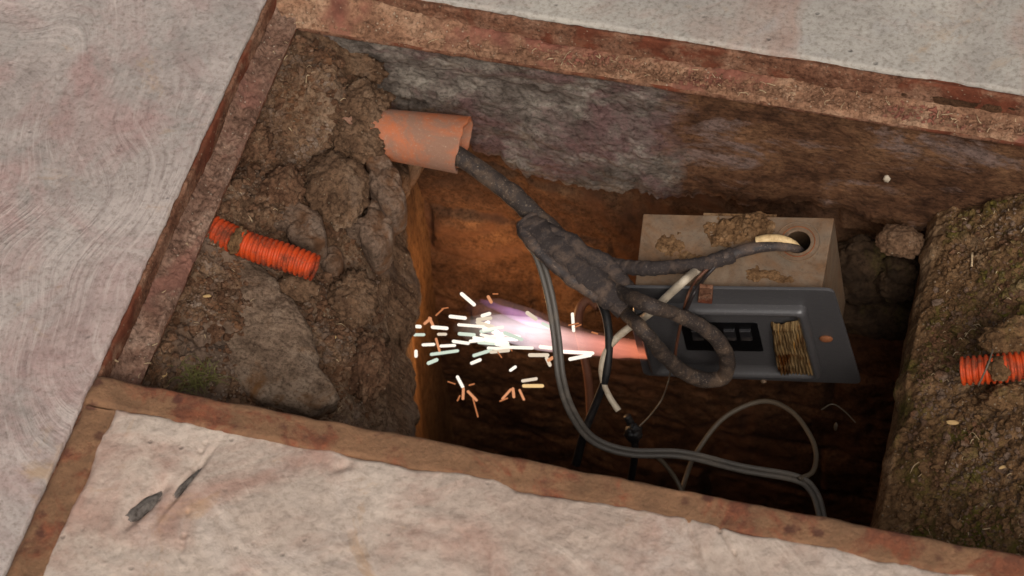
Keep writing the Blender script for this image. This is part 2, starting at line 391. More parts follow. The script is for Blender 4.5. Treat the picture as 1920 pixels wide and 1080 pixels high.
def plastic(name, c, rough=.45, dust=None, dust_amt=(.5, .7), bump=.0004, dsc=18, spec=.4, fleck=None):
    t = NT(name); col = s2l(c)
    if dust:
        col = t.mix(t.mask(t.noise(dsc, 8, .72, .4), *dust_amt), col, s2l(dust))
    if fleck:
        col = t.mix(t.mask(t.noise(330, 4, .8), .58, .68), col, s2l(fleck))
    r = t.ramp(t.noise(dsc, 8, .72, .4), [(dust_amt[0], (rough,)*3), (dust_amt[1], (.95,)*3)]) if dust else rough
    return t.finish(col, r, t.noise(120, 6, .7), bump, 1.0, spec=spec)
M['conduit'] = plastic('orange_plastic', (192, 66, 18), .55, dust=(100, 48, 28), dust_amt=(.46, .62), dsc=34, fleck=(140, 84, 56))
M['pvc'] = plastic('terracotta_pvc', (178, 98, 58), .6, dust=(142, 104, 84), dust_amt=(.38, .54), dsc=16, bump=.0014, fleck=(164, 134, 110))
M['plate'] = plastic('dark_blue_grey_plastic', (72, 69, 69), .33, dust=(90, 80, 74), dust_amt=(.6, .85), dsc=9, fleck=(92, 88, 86))
M['black'] = plastic('black_plastic', (20, 18, 18), .55, dust=(52, 42, 36), dust_amt=(.48, .66), dsc=24)
M['window'] = plastic('window_black', (10, 9, 10), .3)
M['switch'] = plastic('switch_dark_grey', (34, 32, 33), .4, dust=(60, 50, 44), dust_amt=(.5, .68))
M['cable'] = plastic('dusty_black_cable', (50, 42, 40), .6, dust=(104, 84, 70), dust_amt=(.45, .66), dsc=30, bump=.0012, fleck=(132, 112, 96))
M['cable_dust'] = plastic('dust_coated_cable', (52, 42, 37), .7, dust=(98, 78, 62), dust_amt=(.46, .66), dsc=30, bump=.0015, fleck=(150, 130, 110))
M['wrap'] = plastic('grimy_cloth_tape', (50, 41, 38), .85, dust=(96, 78, 66), dust_amt=(.48, .66), dsc=36, bump=.002, fleck=(98, 84, 74))
M['twin'] = plastic('grey_flex', (90, 83, 76), .5, dust=(120, 108, 96), dust_amt=(.5, .7), dsc=20)
M['thin_grey'] = plastic('brown_grey_wire', (92, 80, 66), .55)
M['white_wire'] = plastic('off_white_wire', (186, 170, 148), .5, dust=(140, 118, 94), dust_amt=(.5, .7), dsc=26)
M['beige'] = plastic('cream_wire', (214, 182, 132), .5, dust=(150, 112, 70), dust_amt=(.5, .7), dsc=40)
M['dark_wire'] = plastic('dark_wire', (40, 32, 30), .5)
M['brown_wire'] = plastic('brown_sheath', (96, 58, 40), .6, dust=(120, 84, 58), dsc=20)
M['rust_screw'] = rust_mat('rusty_screw', (150, 92, 56), (130, 66, 36), (80, 44, 28))
M['straw'] = plastic('dry_straw', (176, 150, 116), .8)
M['leaf'] = plastic('dry_leaf', (178, 144, 96), .8)
M['grass'] = plastic('dull_grass', (104, 98, 50), .7)
def sheaf_mat():
    t = NT('weathered_paper_label')
    w = t.noise(1.0, 6, .7, co=t.mapping((260, 30, 12)))
    col = t.ramp(w, [(.38, s2l((50, 32, 18))), (.48, s2l((104, 80, 50))), (.58, s2l((134, 110, 76))), (.68, s2l((140, 94, 34)))])
    col = t.mix(t.mask(t.noise(30, 5, .6), .5, .62), col, s2l((168, 112, 30)), 'MULTIPLY')
    return t.finish(col, .9, w, .002, 1.0, spec=.1)
M['sheaf'] = sheaf_mat()
def emis(name, c, s):
    t = NT(name); e_ = t.n('ShaderNodeEmission'); e_.inputs[0].default_value = (*c, 1); e_.inputs[1].default_value = s
    t.l(e_.outputs[0], t.out.inputs[0]); return t.m
M['spark'] = emis('white_hot_metal', (1.0, .90, .76), 1.2)
M['spark_mint'] = emis('greenish_white_metal', (.80, .90, .74), .85)
M['spark_cream'] = emis('cream_hot_metal', (1.0, .82, .62), .8)
M['spark_warm'] = emis('orange_hot_metal', (1.0, .42, .20), .75)
M['spark_yellow'] = emis('yellow_hot_metal', (1.0, .66, .30), .9)
M['spark_and_glint'] = emis('cooling_metal_and_glints', (.85, .30, .12), .6)

# ================================================================== SETTING
LZ = -.04                                # level of the seat on which a cover rests
pi_ = P(555, 50, LZ)                     # inner corner of the opening, far left
XI, YI = float(pi_[0]), float(pi_[1])
XR = 1.36                                # right end of the opening
SX, SY = -.054, .080                     # slab edges
YN = -.552                               # far edge of the cover that stays in place
YB = -1.25
FL = .006                                # flange thickness
SPLIT = 0.0

# soft, uneven paving around the opening -----------------------------------
def slab(name, x0, x1, y0, y1, nx, ny, mat, seed, amp=.0035, edge_l=None):
    def fn(u, v):
        x = x0+(x1-x0)*u; y = y0+(y1-y0)*v
        p = np.stack([x, y, x*0], 1)
        z = amp*fbm(p, 5, 5, seed)+.0012*fbm(p, 40, 4, seed+3)-.0006
        if edge_l:
            xe = SX-.078+.012*fbm(np.stack([y, y*0, y*0], 1), 6, 4, seed+20)
            z += .0022*sstep(-.012, .004, x-xe)-.0020*np.exp(-((x-xe+.002)/.0035)**2)*(.4+.6*fbm(p, 20, 3, seed+21))
            pw = p+.06*np.stack([fbm(p, 4, 2, seed+30), fbm(p, 4, 2, seed+31), x*0], 1)
            z += .0009*fbm(pw*np.array([2.2, .35, 1]), 40, 3, seed+32, ridge=True)*sstep(.0, -.02, x-xe)
        return np.stack([x, y, z], 1)
    u, v = np.meshgrid(np.linspace(0, 1, nx), np.linspace(0, 1, ny), indexing='ij')
    V = fn(u.ravel(), v.ravel()); Fc = [tuple(f) for f in gridF(nx, ny)]
    # skirts so that the slab has a real thickness at its edges
    idx = np.arange(nx*ny).reshape(nx, ny)
    loops = [idx[:, 0], idx[-1, :], idx[::-1, -1], idx[0, ::-1]]
    Vl = [V]; off = len(V)
    for lp in loops:
        W = V[lp].copy()
        jag = fbm(W, 30, 4, seed+9)*.004
        W1 = W.copy(); W1[:, 2] = -.14
        Vl.append(W1)
        for k in range(len(lp)-1): Fc.append((lp[k+1], lp[k], off+k, off+k+1))
        off += len(lp)
    o = mesh(name, np.vstack(Vl), Fc, mat)
    return o
# the left slab is dense where it is close to the opening
sl = slab('pavement', -1.0, SX, -1.3, .75, 330, 420, M['slab'], 3, edge_l=True)
tag(sl, 'trowelled pinkish grey concrete slab left of the pit', 'pavement', kind='structure')
sf = slab('pavement', SX+.0, 1.8, SY, .75, 330, 120, M['slab_far'], 8, amp=.003)
tag(sf, 'pale grey concrete slab behind the far rim of the pit', 'pavement', kind='structure')
sr = slab('pavement', XR+.06, 1.8, -1.3, SY-.002, 40, 120, M['slab_far'], 12)
tag(sr, 'grey concrete slab right of the pit', 'pavement', kind='structure')
sn = slab('pavement', SX+.002, 1.8, -1.9, YB-.06, 90, 40, M['slab_far'], 15)
tag(sn, 'grey concrete slab on the near side of the cover', 'pavement', kind='structure')
# ground ring out to the horizon
def ring():
    a0 = [(-1.0, -1.9), (1.8, -1.9), (1.8, .75), (-1.0, .75)]
    V = [(x, y, -.006) for x, y in a0]+[(x, y, -.006) for x, y in [(-80, -80), (80, -80), (80, 80), (-80, 80)]]
    V += [(-1.0, -1.3, -.006), (SX, -1.3, -.006), (SX, -1.9, -.006)]
    return V, [(0, 4, 5, 1), (1, 5, 6, 2), (2, 6, 7, 3), (3, 7, 4, 0), (8, 0, 10, 9)]
Vr, Fr = ring(); g = mesh('ground', Vr, Fr, M['slab_far'], smooth=False); tag(g, 'grey concrete ground all round', 'ground', kind='structure')

# steel rim: angle iron round the opening ----------------------------------
rim = empty('pit_rim', (XI, YI, LZ)); tag(rim, 'rusty angle iron rim set in the concrete round the open pit', 'rim')
def rim_part(name, boxes, seed, lab=None, mat=None):
    Vs, Fs, off = [], [], 0
    for b in boxes:
        V, Fc = rough_bar('', *b, None, seed=seed, amp=.0017, sc=70, bevel=.0012, step=.005)
        Vs.append(V); Fs += [tuple(i+off for i in f) for f in Fc]; off += len(V)
    o = mesh(name, np.vstack(Vs), Fs, mat or M['rim_steel'], rim)
    if lab: o['label'] = lab
    return o
FX, FY = SX+.0075, SY-.010                 # outer faces of the upright flanges
rim_part('rail', [(FX, XI, YB, YI, LZ-.008, LZ-.001), (FX-.005, FX, YB, FY, LZ-.008, -.001)], 1, 'left rail of the rim, caked with grit')
rim_part('rail', [(XI, XR, YI, FY, LZ-.0085, LZ-.0015), (FX, XR+.02, FY, FY+.006, LZ-.009, -.001)], 2, 'far rail of the rim, caked with sand')
rim_part('rail', [(XR, XR+.045, YB, YI-.002, LZ-.0075, LZ-.0005), (XR+.045, XR+.051, YB, FY, LZ-.0085, -.001)], 4)
rim_part('rail', [(FX+.002, XR+.04, YB-.05, YB-.002, LZ-.0072, LZ-.0002), (FX+.002, XR+.04, YB-.056, YB-.05, LZ-.0082, -.001)], 5)

# grit lying on the ledges (nobody could count it)
def ledge_dirt(name, x0, x1, y0, y1, nx, ny, mat, seed, h, lab, longx, build=None):
    def fn(u, v):
        x = x0+(x1-x0)*u; y = y0+(y1-y0)*v
        t = v if longx else 1-u            # 0 at the pit edge, 1 at the flange
        s = u if longx else v
        p = np.stack([x, y, x*0], 1)
        wob = .10*fbm(p, 25, 4, seed+3)
        fall = sstep(-.02, .14, t+wob*.5)*1.0
        ww, wid = worley(p, 150, seed)
        z = h*(.55+.45*fbm(p, 18, 5, seed))*fall + .0022*fbm(p, 110, 4, seed+1) + .0018*sstep(.1, .5, ww)*(wid > .45)*fall
        z += h*1.3*sstep(.62, 1.0, t)*(.5+.7*fbm(p, 9, 4, seed+7))
        if build is not None: z += build(x, y)
        z = np.where(fall < .02, -.003, z)
        return np.stack([x, y, LZ+z], 1)
    o = grid(name, nx, ny, fn, mat); return tag(o, lab, 'dirt', kind='stuff')
ledge_dirt('dirt', FX+.0005, XI+.001, YN-.03, FY-.001, 40, 420, M['ledge'], 21, .012, 'dry grit and crumbs caked along the left ledge of the rim', False)
ledge_dirt('dirt', FX+.0005, XR, YI-.001, FY-.0005, 620, 34, M['ledge_far'], 22, .006, 'sandy grit caked along the far ledge of the rim', True,
           build=lambda x, y: .038*sstep(.34, .02, x+.06*0)*sstep(YI, FY, y)*(.75+.35*fbm(np.stack([x, y, x*0], 1), 14, 4, 77)))
# earth filling the seam between rim and slab
def seam(name, x0, x1, y0, y1, seed, z0, mat, lab):
    longx = (x1-x0) > (y1-y0)
    nx, ny = (500, 10) if longx else (8, 500)
    def fn(u, v):
        x = x0+(x1-x0)*u; y = y0+(y1-y0)*v; p = np.stack([x, y, x*0], 1)
        return np.stack([x, y, z0+.005*fbm(p, 14, 5, seed)+.0015*fbm(p, 120, 3, seed)], 1)
    return tag(grid(name, nx, ny, fn, mat), lab, 'dirt', kind='stuff')
seam('dirt', SX-.0015, FX-.0050, YB, FY, 31, -.012, M['soil'], 'dark earth packed in the gap beside the left slab')
seam('dirt', SX, XR, FY+.0055, SY+.001, 32, -.006, M['rim_steel'], 'rusty earth packed in the gap along the far slab')

# the cover that is still in place -----------------------------------------
cov = empty('access_cover', (FX+.01, YB, 0)); tag(cov, 'concrete filled steel cover lying in the near half of the rim', 'cover')
LX0, LX1 = -.050, XR+.04
Vs, Fs, off = [], [], 0
for q, b in enumerate([(LX0, LX1, YN-.040, YN, -.036, .004), (LX0, LX0+.040, YB, YN-.040, -.036, .0035), (LX1-.044, LX1, YB, YN-.040, -.036, .0035), (LX0, LX1, YB-.044, YB, -.036, .004)]):
    V, Fc = rough_bar('', *b, None, seed=50+q, amp=.0032, bevel=.004, step=.005, sc=30)
    Vs.append(V); Fs += [tuple(i+off for i in f) for f in Fc]; off += len(V)
mesh('cover_frame', np.vstack(Vs), Fs, M['lid_steel'], cov)
def fill_fn(u, v):
    x = LX0+.030+(LX1-LX0-.06)*u; y = YB+.005+(YN-.031-YB-.005)*v; p = np.stack([x, y, x*0], 1)
    pw = p+.09*np.stack([fbm(p, 4, 2, 64), fbm(p, 4, 2, 65), x*0], 1)
    z = .0012+.0045*fbm(p, 7, 5, 61)+.0016*fbm(p, 26, 5, 62)+.0022*fbm(pw*np.array([.55, 1.5, 1]), 9, 2, 66)+.0016*fbm(p, 70, 3, 69)-.002
    for (px, py, w, l, an, dp) in ((270, 955, 9, 34, 58, .012), (352, 905, 6, 45, 68, .010), (1300, 1010, 4, 60, -55, .006), (640, 880, 8, 16, 20, .004)):
        c = P(px, py, 0); a_ = R_(an); dx, dy = (x-c[0])/.00055, (y-c[1])/.0008
        uu = dx*math.cos(a_)+dy*math.sin(a_); vv = -dx*math.sin(a_)+dy*math.cos(a_)
        z -= dp*np.exp(-(uu/l)**2-(vv/w)**2)
    for pts in ([(1400, 1080), (1380, 1040), (1350, 1000), (1350, 965), (1290, 930)], [(352, 960), (346, 1010), (350, 1075)], [(360, 880), (372, 850), (384, 832)]):
        for (a0, a1), (b0, b1) in zip(pts[:-1], pts[1:]):
            A, B = P(a0, a1, 0)[:2], P(b0, b1, 0)[:2]; d_ = B-A; L_ = d_@d_
            tt = np.clip(((x-A[0])*d_[0]+(y-A[1])*d_[1])/L_, 0, 1)
            wx_, wy_ = .006*fbm(p, 35, 4, 67), .006*fbm(p, 35, 4, 68)
            dist = np.hypot(x+wx_-A[0]-tt*d_[0], y+wy_-A[1]-tt*d_[1])
            z -= .0040*np.exp(-(dist/.0020)**2)
    ed = np.minimum(np.minimum(x-(LX0+.030), (LX1-.030)-x), np.minimum(y-(YB+.005), (YN-.031)-y))
    rag = .009+.010*fbm(p, 22, 4, 63)
    z -= .012*(1-sstep(0, 1, ed/np.maximum(rag, .001)))
    z = np.where(ed < .002, -.012, z)
    return np.stack([x, y, z+.004], 1)
grid('concrete_fill', 620, 300, fill_fn, M['fill'], cov)

# ------------------------------------------------------------------ pit walls and floor
YW = YI+.012                                # face of the rendered band
def band_edge(x):                           # lower, broken edge of the render
    xs = [PY(a, b, YW)[0] for a, b in BE]; zs = [PY(a, b, YW)[2] for a, b in BE]
    return np.interp(x, xs, zs)
BE = [(560, 150), (700, 235), (880, 262), (892, 284), (935, 286), (962, 300), (985, 318), (1030, 330), (1100, 345), (1190, 352), (1232, 368), (1330, 378),
      (1400, 396), (1500, 386), (1570, 402), (1650, 425), (1720, 445), (1800, 440), (1960, 420)]
def band_fn(u, v):
    x = XI-.09+(XR+.03-XI+.09)*u
    zb = band_edge(x); p0 = np.stack([x, x*0, x*0], 1)
    zb = zb+.009*fbm(p0, 35, 5, 71)+.008*fbm(p0, 110, 4, 72, ridge=True)
    zt = LZ-.006
    t = np.clip(v/.86, 0, 1); c = np.clip((v-.86)/.14, 0, 1)
    z = zt+(zb-zt)*t; y = YW+0*x
    p = np.stack([x*.5, y, z*1.6], 1); p2 = np.stack([x, y, z], 1)
    w_, wi_ = worley(p2+.01*np.stack([fbm(p2, 30, 3, 77), x*0, fbm(p2, 30, 3, 78)], 1), 55, 70)
    d = .008*fbm(p, 10, 5, 73)+.0016*fbm(p*np.array([.8, 1, 1.2]), 75, 5, 74, ridge=True)+.003*fbm(p2, 60, 5, 68)+.003*sstep(.05, .3, w_)*wi_+.0014*fbm(p2, 220, 3, 75)
    left = sstep(.50, .42, x+.03*fbm(p2, 10, 3, 79))
    y = y-d*(.35+.65*left)-.012*left*sstep(.25, .6, t)*(1+.3*fbm(p2, 16, 3, 76))
    # rounded, crumbling lip that turns back under itself
    y = y+.006*sstep(.90, 1, t)+c*.065; z = z+c*.004-.003*np.sin(c*3)
    return np.stack([x, y, z], 1)
far_wall = empty('pit_wall', (.6, YW+.03, -.78)); tag(far_wall, 'far pit wall, cement render above dark old bricks', 'wall')
# colour change along the band: find where photo x=1270 lies
SPLIT_W = float(PY(1262, 240, YW)[0])
_o = (XI-.09+XR+.03)/2
SPLIT = SPLIT_W-_o
M['band'] = render_right()
bo = grid('render_coat', 620, 150, band_fn, M['band'], far_wall)
# shift of the object's origin: keep texture x measured from the coat's own middle
YBK = YW+.035
def brick_fn(u, v):
    x = .02+(1.42-.02)*u; z = -.02-(1.25-.02)*v
    p = np.stack([x, x*0, z], 1)
    wx = x+.012*fbm(p, 7, 3, 81); wz = z+.012*fbm(p, 6, 3, 82)
    bh, bw = .105, .27
    row = np.floor(wz/bh); cx = (wx+row % 2*.5*bw+.03*np.sin(row*7.3))/bw; cz = wz/bh
    fx = np.abs(cx-np.floor(cx)-.5)*2; fz = np.abs(cz-np.floor(cz)-.5)*2
    ex = (1-fx)*bw/2; ez = (1-fz)*bh/2
    n1 = .004*fbm(p, 60, 3, 85)
    j = np.minimum(ex, ez)+n1
    face = sstep(.003, .011, j)
    idv = vn(np.stack([np.floor(cx)*3.7, row*5.1, 0*cx], 1)+.5, 88)
    keep = sstep(.5, .30, np.abs(fbm(p, 4, 3, 89)))
    soft = .25+.75*sstep(-.25, .35, fbm(p, 5, 3, 89))
    y = YBK-face*soft*(.008+.010*idv)-.014*fbm(p, 9, 6, 83)-.003*fbm(p, 70, 4, 84)
    return np.stack([x, y, z], 1)
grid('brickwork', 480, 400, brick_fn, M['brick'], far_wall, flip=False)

# left bank: loose soil shelf + wall of the shaft below it -------------------
def edge_left(y):
    return np.interp(y, [-.62, -.411, -.25, -.12, -.046, .06], [.240, .212, .172, .132, .105, .095])
def pxy(px, py, z=-.13): return P(px, py, z)[:2]
BL = []  # (px, py, radius px x, radius px y, height)
for a_ in [(600, 95, 120, 60, .035), (680, 160, 90, 50, .03), (470, 330, 60, 55, -.035), (620, 250, 70, 40, .012), (600, 480, 50, 30, -.02), (665, 505, 40, 45, -.045),
           (540, 430, 60, 30, .012), (500, 545, 60, 22, -.022), (640, 620, 60, 80, .01), (350, 620, 60, 60, -.01), (700, 640, 40, 90, -.012), (430, 300, 40, 40, -.02),
           (720, 480, 30, 60, -.03), (560, 200, 60, 60, .01), (640, 236, 72, 56, .085), (690, 262, 30, 60, .03), (585, 300, 40, 40, -.015), (470, 230, 40, 60, .012)]:
    BL.append(a_)
def left_z(x, y):
    p = np.stack([x, y, x*0], 1)
    e_ = edge_left(y); t = np.clip((x+.05)/(e_+.05), 0, 1)
    z = -.060-.055*sstep(0, .5, t)-.075*sstep(.35, 1, t)
    z = z+.012*sstep(-.3, .02, y)
    for (px, py, rx, ry, h) in BL:
        c = pxy(px, py); z = z+h*np.exp(-(((x-c[0])/(rx*.00066))**2+((y-c[1])/(ry*.00084))**2))
    w1, i1 = worley(p+.02*np.stack([fbm(p, 18, 3, 91), fbm(p, 18, 3, 92), x*0], 1), 20, 93)
    w2, i2 = worley(p, 60, 94)
    rg_ = sstep(-.35, .35, fbm(p, 6, 3, 89))
    z = z+.020*(sstep(.0, .55, w1)-.5)*(.2+.9*i1)*rg_+.007*(sstep(.0, .45, w2)-.5)*(.2+i2)*rg_
    z = z+.030*fbm(p, 10, 6, 95, gain=.58)+.006*fbm(p, 55, 4, 90, ridge=True)+.003*fbm(p, 120, 4, 96)
    z = z-.045*sstep(.78, 1, t)**2
    z = np.where(y > YI-.004, np.minimum(z, LZ-.012), z); z = np.where(x < XI+.004, np.minimum(z, LZ-.010), z)
    return z
def left_fn(u, v):
    y = -.66+(.085+.66)*v
    k = .66
    x0 = -.075; e_ = edge_left(y)+.010*fbm(np.stack([y, y*0, y*0], 1), 22, 4, 97)
    t = np.clip(u/k, 0, 1); x = x0+(e_-x0)*t
    z = left_z(x, y)
    d = np.clip((u-k)/(1-k), 0, 1)
    zz = z*(1-d)+(-1.25)*d
    p = np.stack([x, y, zz], 1)
    rough = np.exp(-d*5)
    rough = np.exp(-d*6)
    x = x+.026*sstep(0, .06, d)-.046*sstep(.06, .20, d)+sstep(0, .02, d)*((.022*rough+.003)*fbm(p, 20, 5, 98)+.0025*fbm(p, 90, 3, 99))
    return np.stack([x, y, zz], 1)
lb = grid('soil_bank', 330, 420, left_fn, M['soil']); tag(lb, 'rough brown soil shelf on the left side of the pit', 'soil', kind='structure')

# smooth plastered wall of the shaft under the left shelf
def shaft_left(u, v):
    y = -.66+(YBK+.02+.66)*v; z = (-.29+.10*sstep(-.17, -.05, y))*(1-u)-1.25*u
    p = np.stack([y*0, y, z], 1)
    x = edge_left(y)+.010+.004*fbm(p, 10, 4, 101)+.001*fbm(p, 90, 3, 102)
    return np.stack([x, y, z], 1)
wl = grid('pit_wall', 160, 200, shaft_left, M['plaster']); tag(wl, 'smooth plastered wall at the left of the deep shaft, lit orange', 'wall')

# right bank
def edge_right(y): return np.interp(y, [-.65, -.394, -.014, .08], [.812, .810, .806, .806])
def right_z(x, y):
    p = np.stack([x, y, x*0], 1)
    z = -.205+.10*sstep(.80, 1.02, x)+.02*sstep(-.2, .03, y)
    w1, i1 = worley(p, 26, 111); w2, i2 = worley(p, 75, 112)
    z = z+.007*(sstep(.0, .5, w1)-.5)*(.3+i1)+.004*(sstep(0, .35, w2)-.5)*(.3+i2)+.016*fbm(p, 12, 6, 113)+.003*fbm(p, 110, 4, 114)
    z = z-.010*(1-sstep(0, .03, x-edge_right(y)))**2; z = np.minimum(z, LZ-.012)
    return z
def right_fn(u, v):
    y = -.66+(.085+.66)*v; k = .7
    e_ = edge_right(y)+.006*fbm(np.stack([y, y*0, y*0], 1), 20, 4, 115)
    t = np.clip((1-u)/k, 0, 1); x = XR+.03+(e_-XR-.03)*t
    d = np.clip(((1-u)-k)/(1-k), 0, 1)
    z = right_z(x, y); zz = z*(1-d)-1.25*d
    p = np.stack([x, y, zz], 1)
    x = x-.010*sstep(0, .03, d)+.030*sstep(.03, .09, d)-sstep(0, .02, d)*(.007*np.exp(-d*5)+.002)*fbm(p, 24, 5, 116)
    return np.stack([x, y, zz], 1)
rb = grid('soil_bank', 380, 330, right_fn, M['soil_moss']); tag(rb, 'mossy soil shelf on the right side of the pit', 'soil', kind='structure')
def shaft_right(u, v):
    y = -.66+(YBK+.02+.66)*v; z = -.235-1.01*u; p = np.stack([y*0, y, z], 1)
    return np.stack([edge_right(y)-.012+.004*fbm(p, 9, 4, 121)+.0012*fbm(p, 80, 3, 122)+.012*(1-sstep(0, .03, u)), y, z], 1)
wr = grid('pit_wall', 160, 200, shaft_right, M['plaster'], flip=True); tag(wr, 'brown plastered wall at the right of the deep shaft', 'wall')
# near wall, hidden under the cover, and the floor
def near_fn(u, v):
    x = -.10+1.5*u; z = -.045-1.2*v; p = np.stack([x, x*0, z], 1); return np.stack([x, -.63+.006*fbm(p, 12, 4, 131), z], 1)
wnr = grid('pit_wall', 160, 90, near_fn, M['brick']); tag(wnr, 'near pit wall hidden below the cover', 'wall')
def floor_fn(u, v):
    x = .05+.9*u; y = -.66+.78*v; p = np.stack([x, y, x*0], 1); return np.stack([x, y, -1.2+.012*fbm(p, 12, 5, 141)], 1)
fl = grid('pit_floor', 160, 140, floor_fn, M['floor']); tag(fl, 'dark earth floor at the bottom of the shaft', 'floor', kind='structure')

# ================================================================== OBJECTS
# ------------------------------------------------------------------ stones and mortar on the left bank
def star_lump(name, poly, z0, h, mat, seed, label, cat, rough=.006, group=None, slope=(0, 0), nr=46, nt=150, dz=None):
    """lump whose outline is an uneven polygon on the bank: domed top, thick sides, flat underside"""
    pp = np.array([P(a_, b_, z0)[:2] for a_, b_ in poly]); c = pp.mean(0)
    th = np.arctan2(pp[:, 1]-c[1], pp[:, 0]-c[0]); r = np.hypot(pp[:, 0]-c[0], pp[:, 1]-c[1]); o = np.argsort(th); th, r = th[o], r[o]
    tt = np.linspace(-np.pi, np.pi, nt, endpoint=False)
    rr = np.interp(tt, np.r_[th-2*np.pi, th, th+2*np.pi], np.r_[r, r, r])
    V = []
    for k in range(nr):
        s = (k/(nr-1))
        if s <= .8: q = s/.8; prof = (1-q**5)*1.0; rad = q; zz = h*(.45+.55*np.sqrt(max(prof, 0)))
        else: q = (s-.8)/.2; rad = 1+.02*math.sin(q*3.1)-.15*q; zz = h*.45-q*.05
        x = c[0]+rad*rr*np.cos(tt); y = c[1]+rad*rr*np.sin(tt)
        p = np.stack([x, y, np.full_like(x, zz)], 1)
        rj = 1+(.10*fbm(p, 26, 4, seed+1)+.03*fbm(p, 90, 3, seed+2))*rad
        x = c[0]+rad*rr*rj*np.cos(tt); y = c[1]+rad*rr*rj*np.sin(tt)
        w, _i = worley(p, 45, seed+3)
        z = z0+zz+(rough*fbm(p, 28, 5, seed)+rough*.35*fbm(p, 130, 4, seed+4)+rough*.22*(sstep(0, .3, w)-1))+slope[0]*(x-c[0])+slope[1]*(y-c[1])
        V.append(np.stack([x, y, z], 1))
    V = np.vstack(V).reshape(nr, nt, 3)
    V = V.transpose(1, 0, 2).reshape(-1, 3)
    o = mesh(name, V, gridF(nt, nr, closed_u=True, flip=False), mat)
    return tag(o, label, cat, group)
def lz(px, py, dz=0):
    """height of the left bank under a photo point"""
    z = -.12
    for _ in range(6):
        q = P(px, py, z); z = float(left_z(np.array([q[0]]), np.array([q[1]]))[0])
    return z+dz
def rz(px, py, dz=0):
    z = -.18
    for _ in range(6):
        q = P(px, py, z); z = float(right_z(np.array([q[0]]), np.array([q[1]]))[0])
    return z+dz
st = star_lump('stone', [(392, 500), (418, 476), (452, 482), (486, 508), (530, 560), (566, 592), (588, 640), (598, 690), (640, 742), (600, 770), (520, 760), (452, 742), (428, 700), (404, 640), (386, 560)],
               lz(480, 620, -.004), .020, M['stone'], 201, 'large flat grey slab of broken mortar lying below the left orange conduit', 'stone', slope=(-.10, .02), rough=.005)
star_lump('stone', [(498, 400), (530, 384), (572, 392), (606, 430), (612, 462), (590, 470), (540, 440), (505, 425)], lz(556, 425, 0), .018, M['mortar'], 211,
          'pale knobbly mortar lump just above the end of the left orange conduit', 'stone', rough=.008)
star_lump('stone', [(470, 520), (500, 512), (524, 530), (512, 560), (482, 556)], lz(498, 535, 0), .014, M['mortar'], 214,
          'small rounded stone just under the left orange conduit', 'stone', rough=.006)
star_lump('stone', [(606, 478), (628, 470), (642, 492), (630, 512), (610, 508)], lz(624, 492, -.002), .014, M['mortar'], 215,
          'little pale stone touching the cut end of the left orange conduit', 'stone', rough=.006)
lump('earth_clod', P(628, 350, -.118), (.040, .054, .034), M['soil'], 221, .25, 2.2, 5, .3, label='big round brown earth clod hanging below the left of the clay coloured pipe', cat='clod')
lump('earth_clod', P(668, 205, -.095), (.042, .036, .030), M['soil'], 222, .3, 2.4, 5, .8, label='crumbly earth packed round the root of the clay coloured pipe', cat='clod')
lump('earth_clod', P(650, 118, -.100), (.056, .030, .020), M['soil'], 223, .25, 2.6, 5, -.2, label='brown earth heap in the far left corner of the pit', cat='clod')
lump('earth_clod', P(530, 355, -.105), (.030, .034, .024), M['clod'], 224, .35, 2.4, 5, .1, label='dark clod in the hollow above the left orange conduit', cat='clod')
lump('earth_clod', P(560, 478+60, -.120), (.026, .018, .014), M['soil'], 225, .35, 2.4, 4, .1, label='earth crumb under the cut end of the left orange conduit', cat='clod')
lump('earth_clod', P(660, 560, -.170), (.030, .040, .022), M['soil'], 226, .35, 2.4, 5, .5, label='brown clod on the brink of the shaft right of the left conduit', cat='clod')
lump('earth_clod', P(692, 690, -.185), (.024, .045, .02), M['clod'], 227, .35, 2.4, 5, .2, label='dark clod on the brink of the shaft near the cover frame', cat='clod')
lump('earth_clod', P(470, 262, -.085), (.026, .030, .018), M['clod'], 228, .35, 2.6, 5, .2, label='dark clod lying against the left rail of the rim', cat='clod')
# mortar squeezed out below the pipe: a hanging ragged tongue
star_lump('mortar_drip', [(684, 296), (716, 296), (738, 322), (752, 352), (758, 386), (742, 398), (724, 400), (708, 372), (696, 336)], -.128, .016, M['mortar'], 231,
          'pale grey tongue of mortar hanging below the clay coloured pipe', 'mortar', rough=.008, slope=(-.25, .15))
star_lump('mortar_drip', [(700, 384), (740, 392), (732, 424), (722, 462), (700, 474), (684, 462), (676, 440), (650, 438), (668, 424), (690, 414)], -.150, .016, M['mortar'], 235,
          'ragged lower end of the mortar below the pipe, above the brink of the shaft', 'mortar', rough=.008, slope=(-.25, .1))
lump('earth_clod', P(682, 218, -.092), (.026, .034, .022), M['soil'], 236, .35, 2.6, 5, .4, label='earth crust holding the upper side of the clay coloured pipe', cat='clod')
lump('earth_clod', P(672, 262, -.098), (.028, .034, .022), M['soil'], 237, .35, 2.6, 5, .9, label='earth crust closing round the buried end of the clay coloured pipe', cat='clod')

# stones behind the box, in the far right of the shaft
for c, r, sd_, lab in ((PY(1618, 505, .03), (.052, .03, .055), 241, 'dark weathered stone in the wall right behind the grey box'),
                       (PY(1688, 520, .015), (.034, .03, .032), 242, 'dark rounded stone tucked under the end of the render'),
                       (PY(1650, 590, .03), (.060, .03, .032), 243, 'mossy stone in the wall lower right of the grey box'),
                       (PY(1690, 452, .01), (.030, .022, .018), 244, 'brown earth lump wedged under the broken edge of the render')):
    lump('wall_stone', c, r, M['damp_stone'] if sd_ != 244 else M['soil'], sd_, .25, 1.6, 5, .1, label=lab, cat='stone')

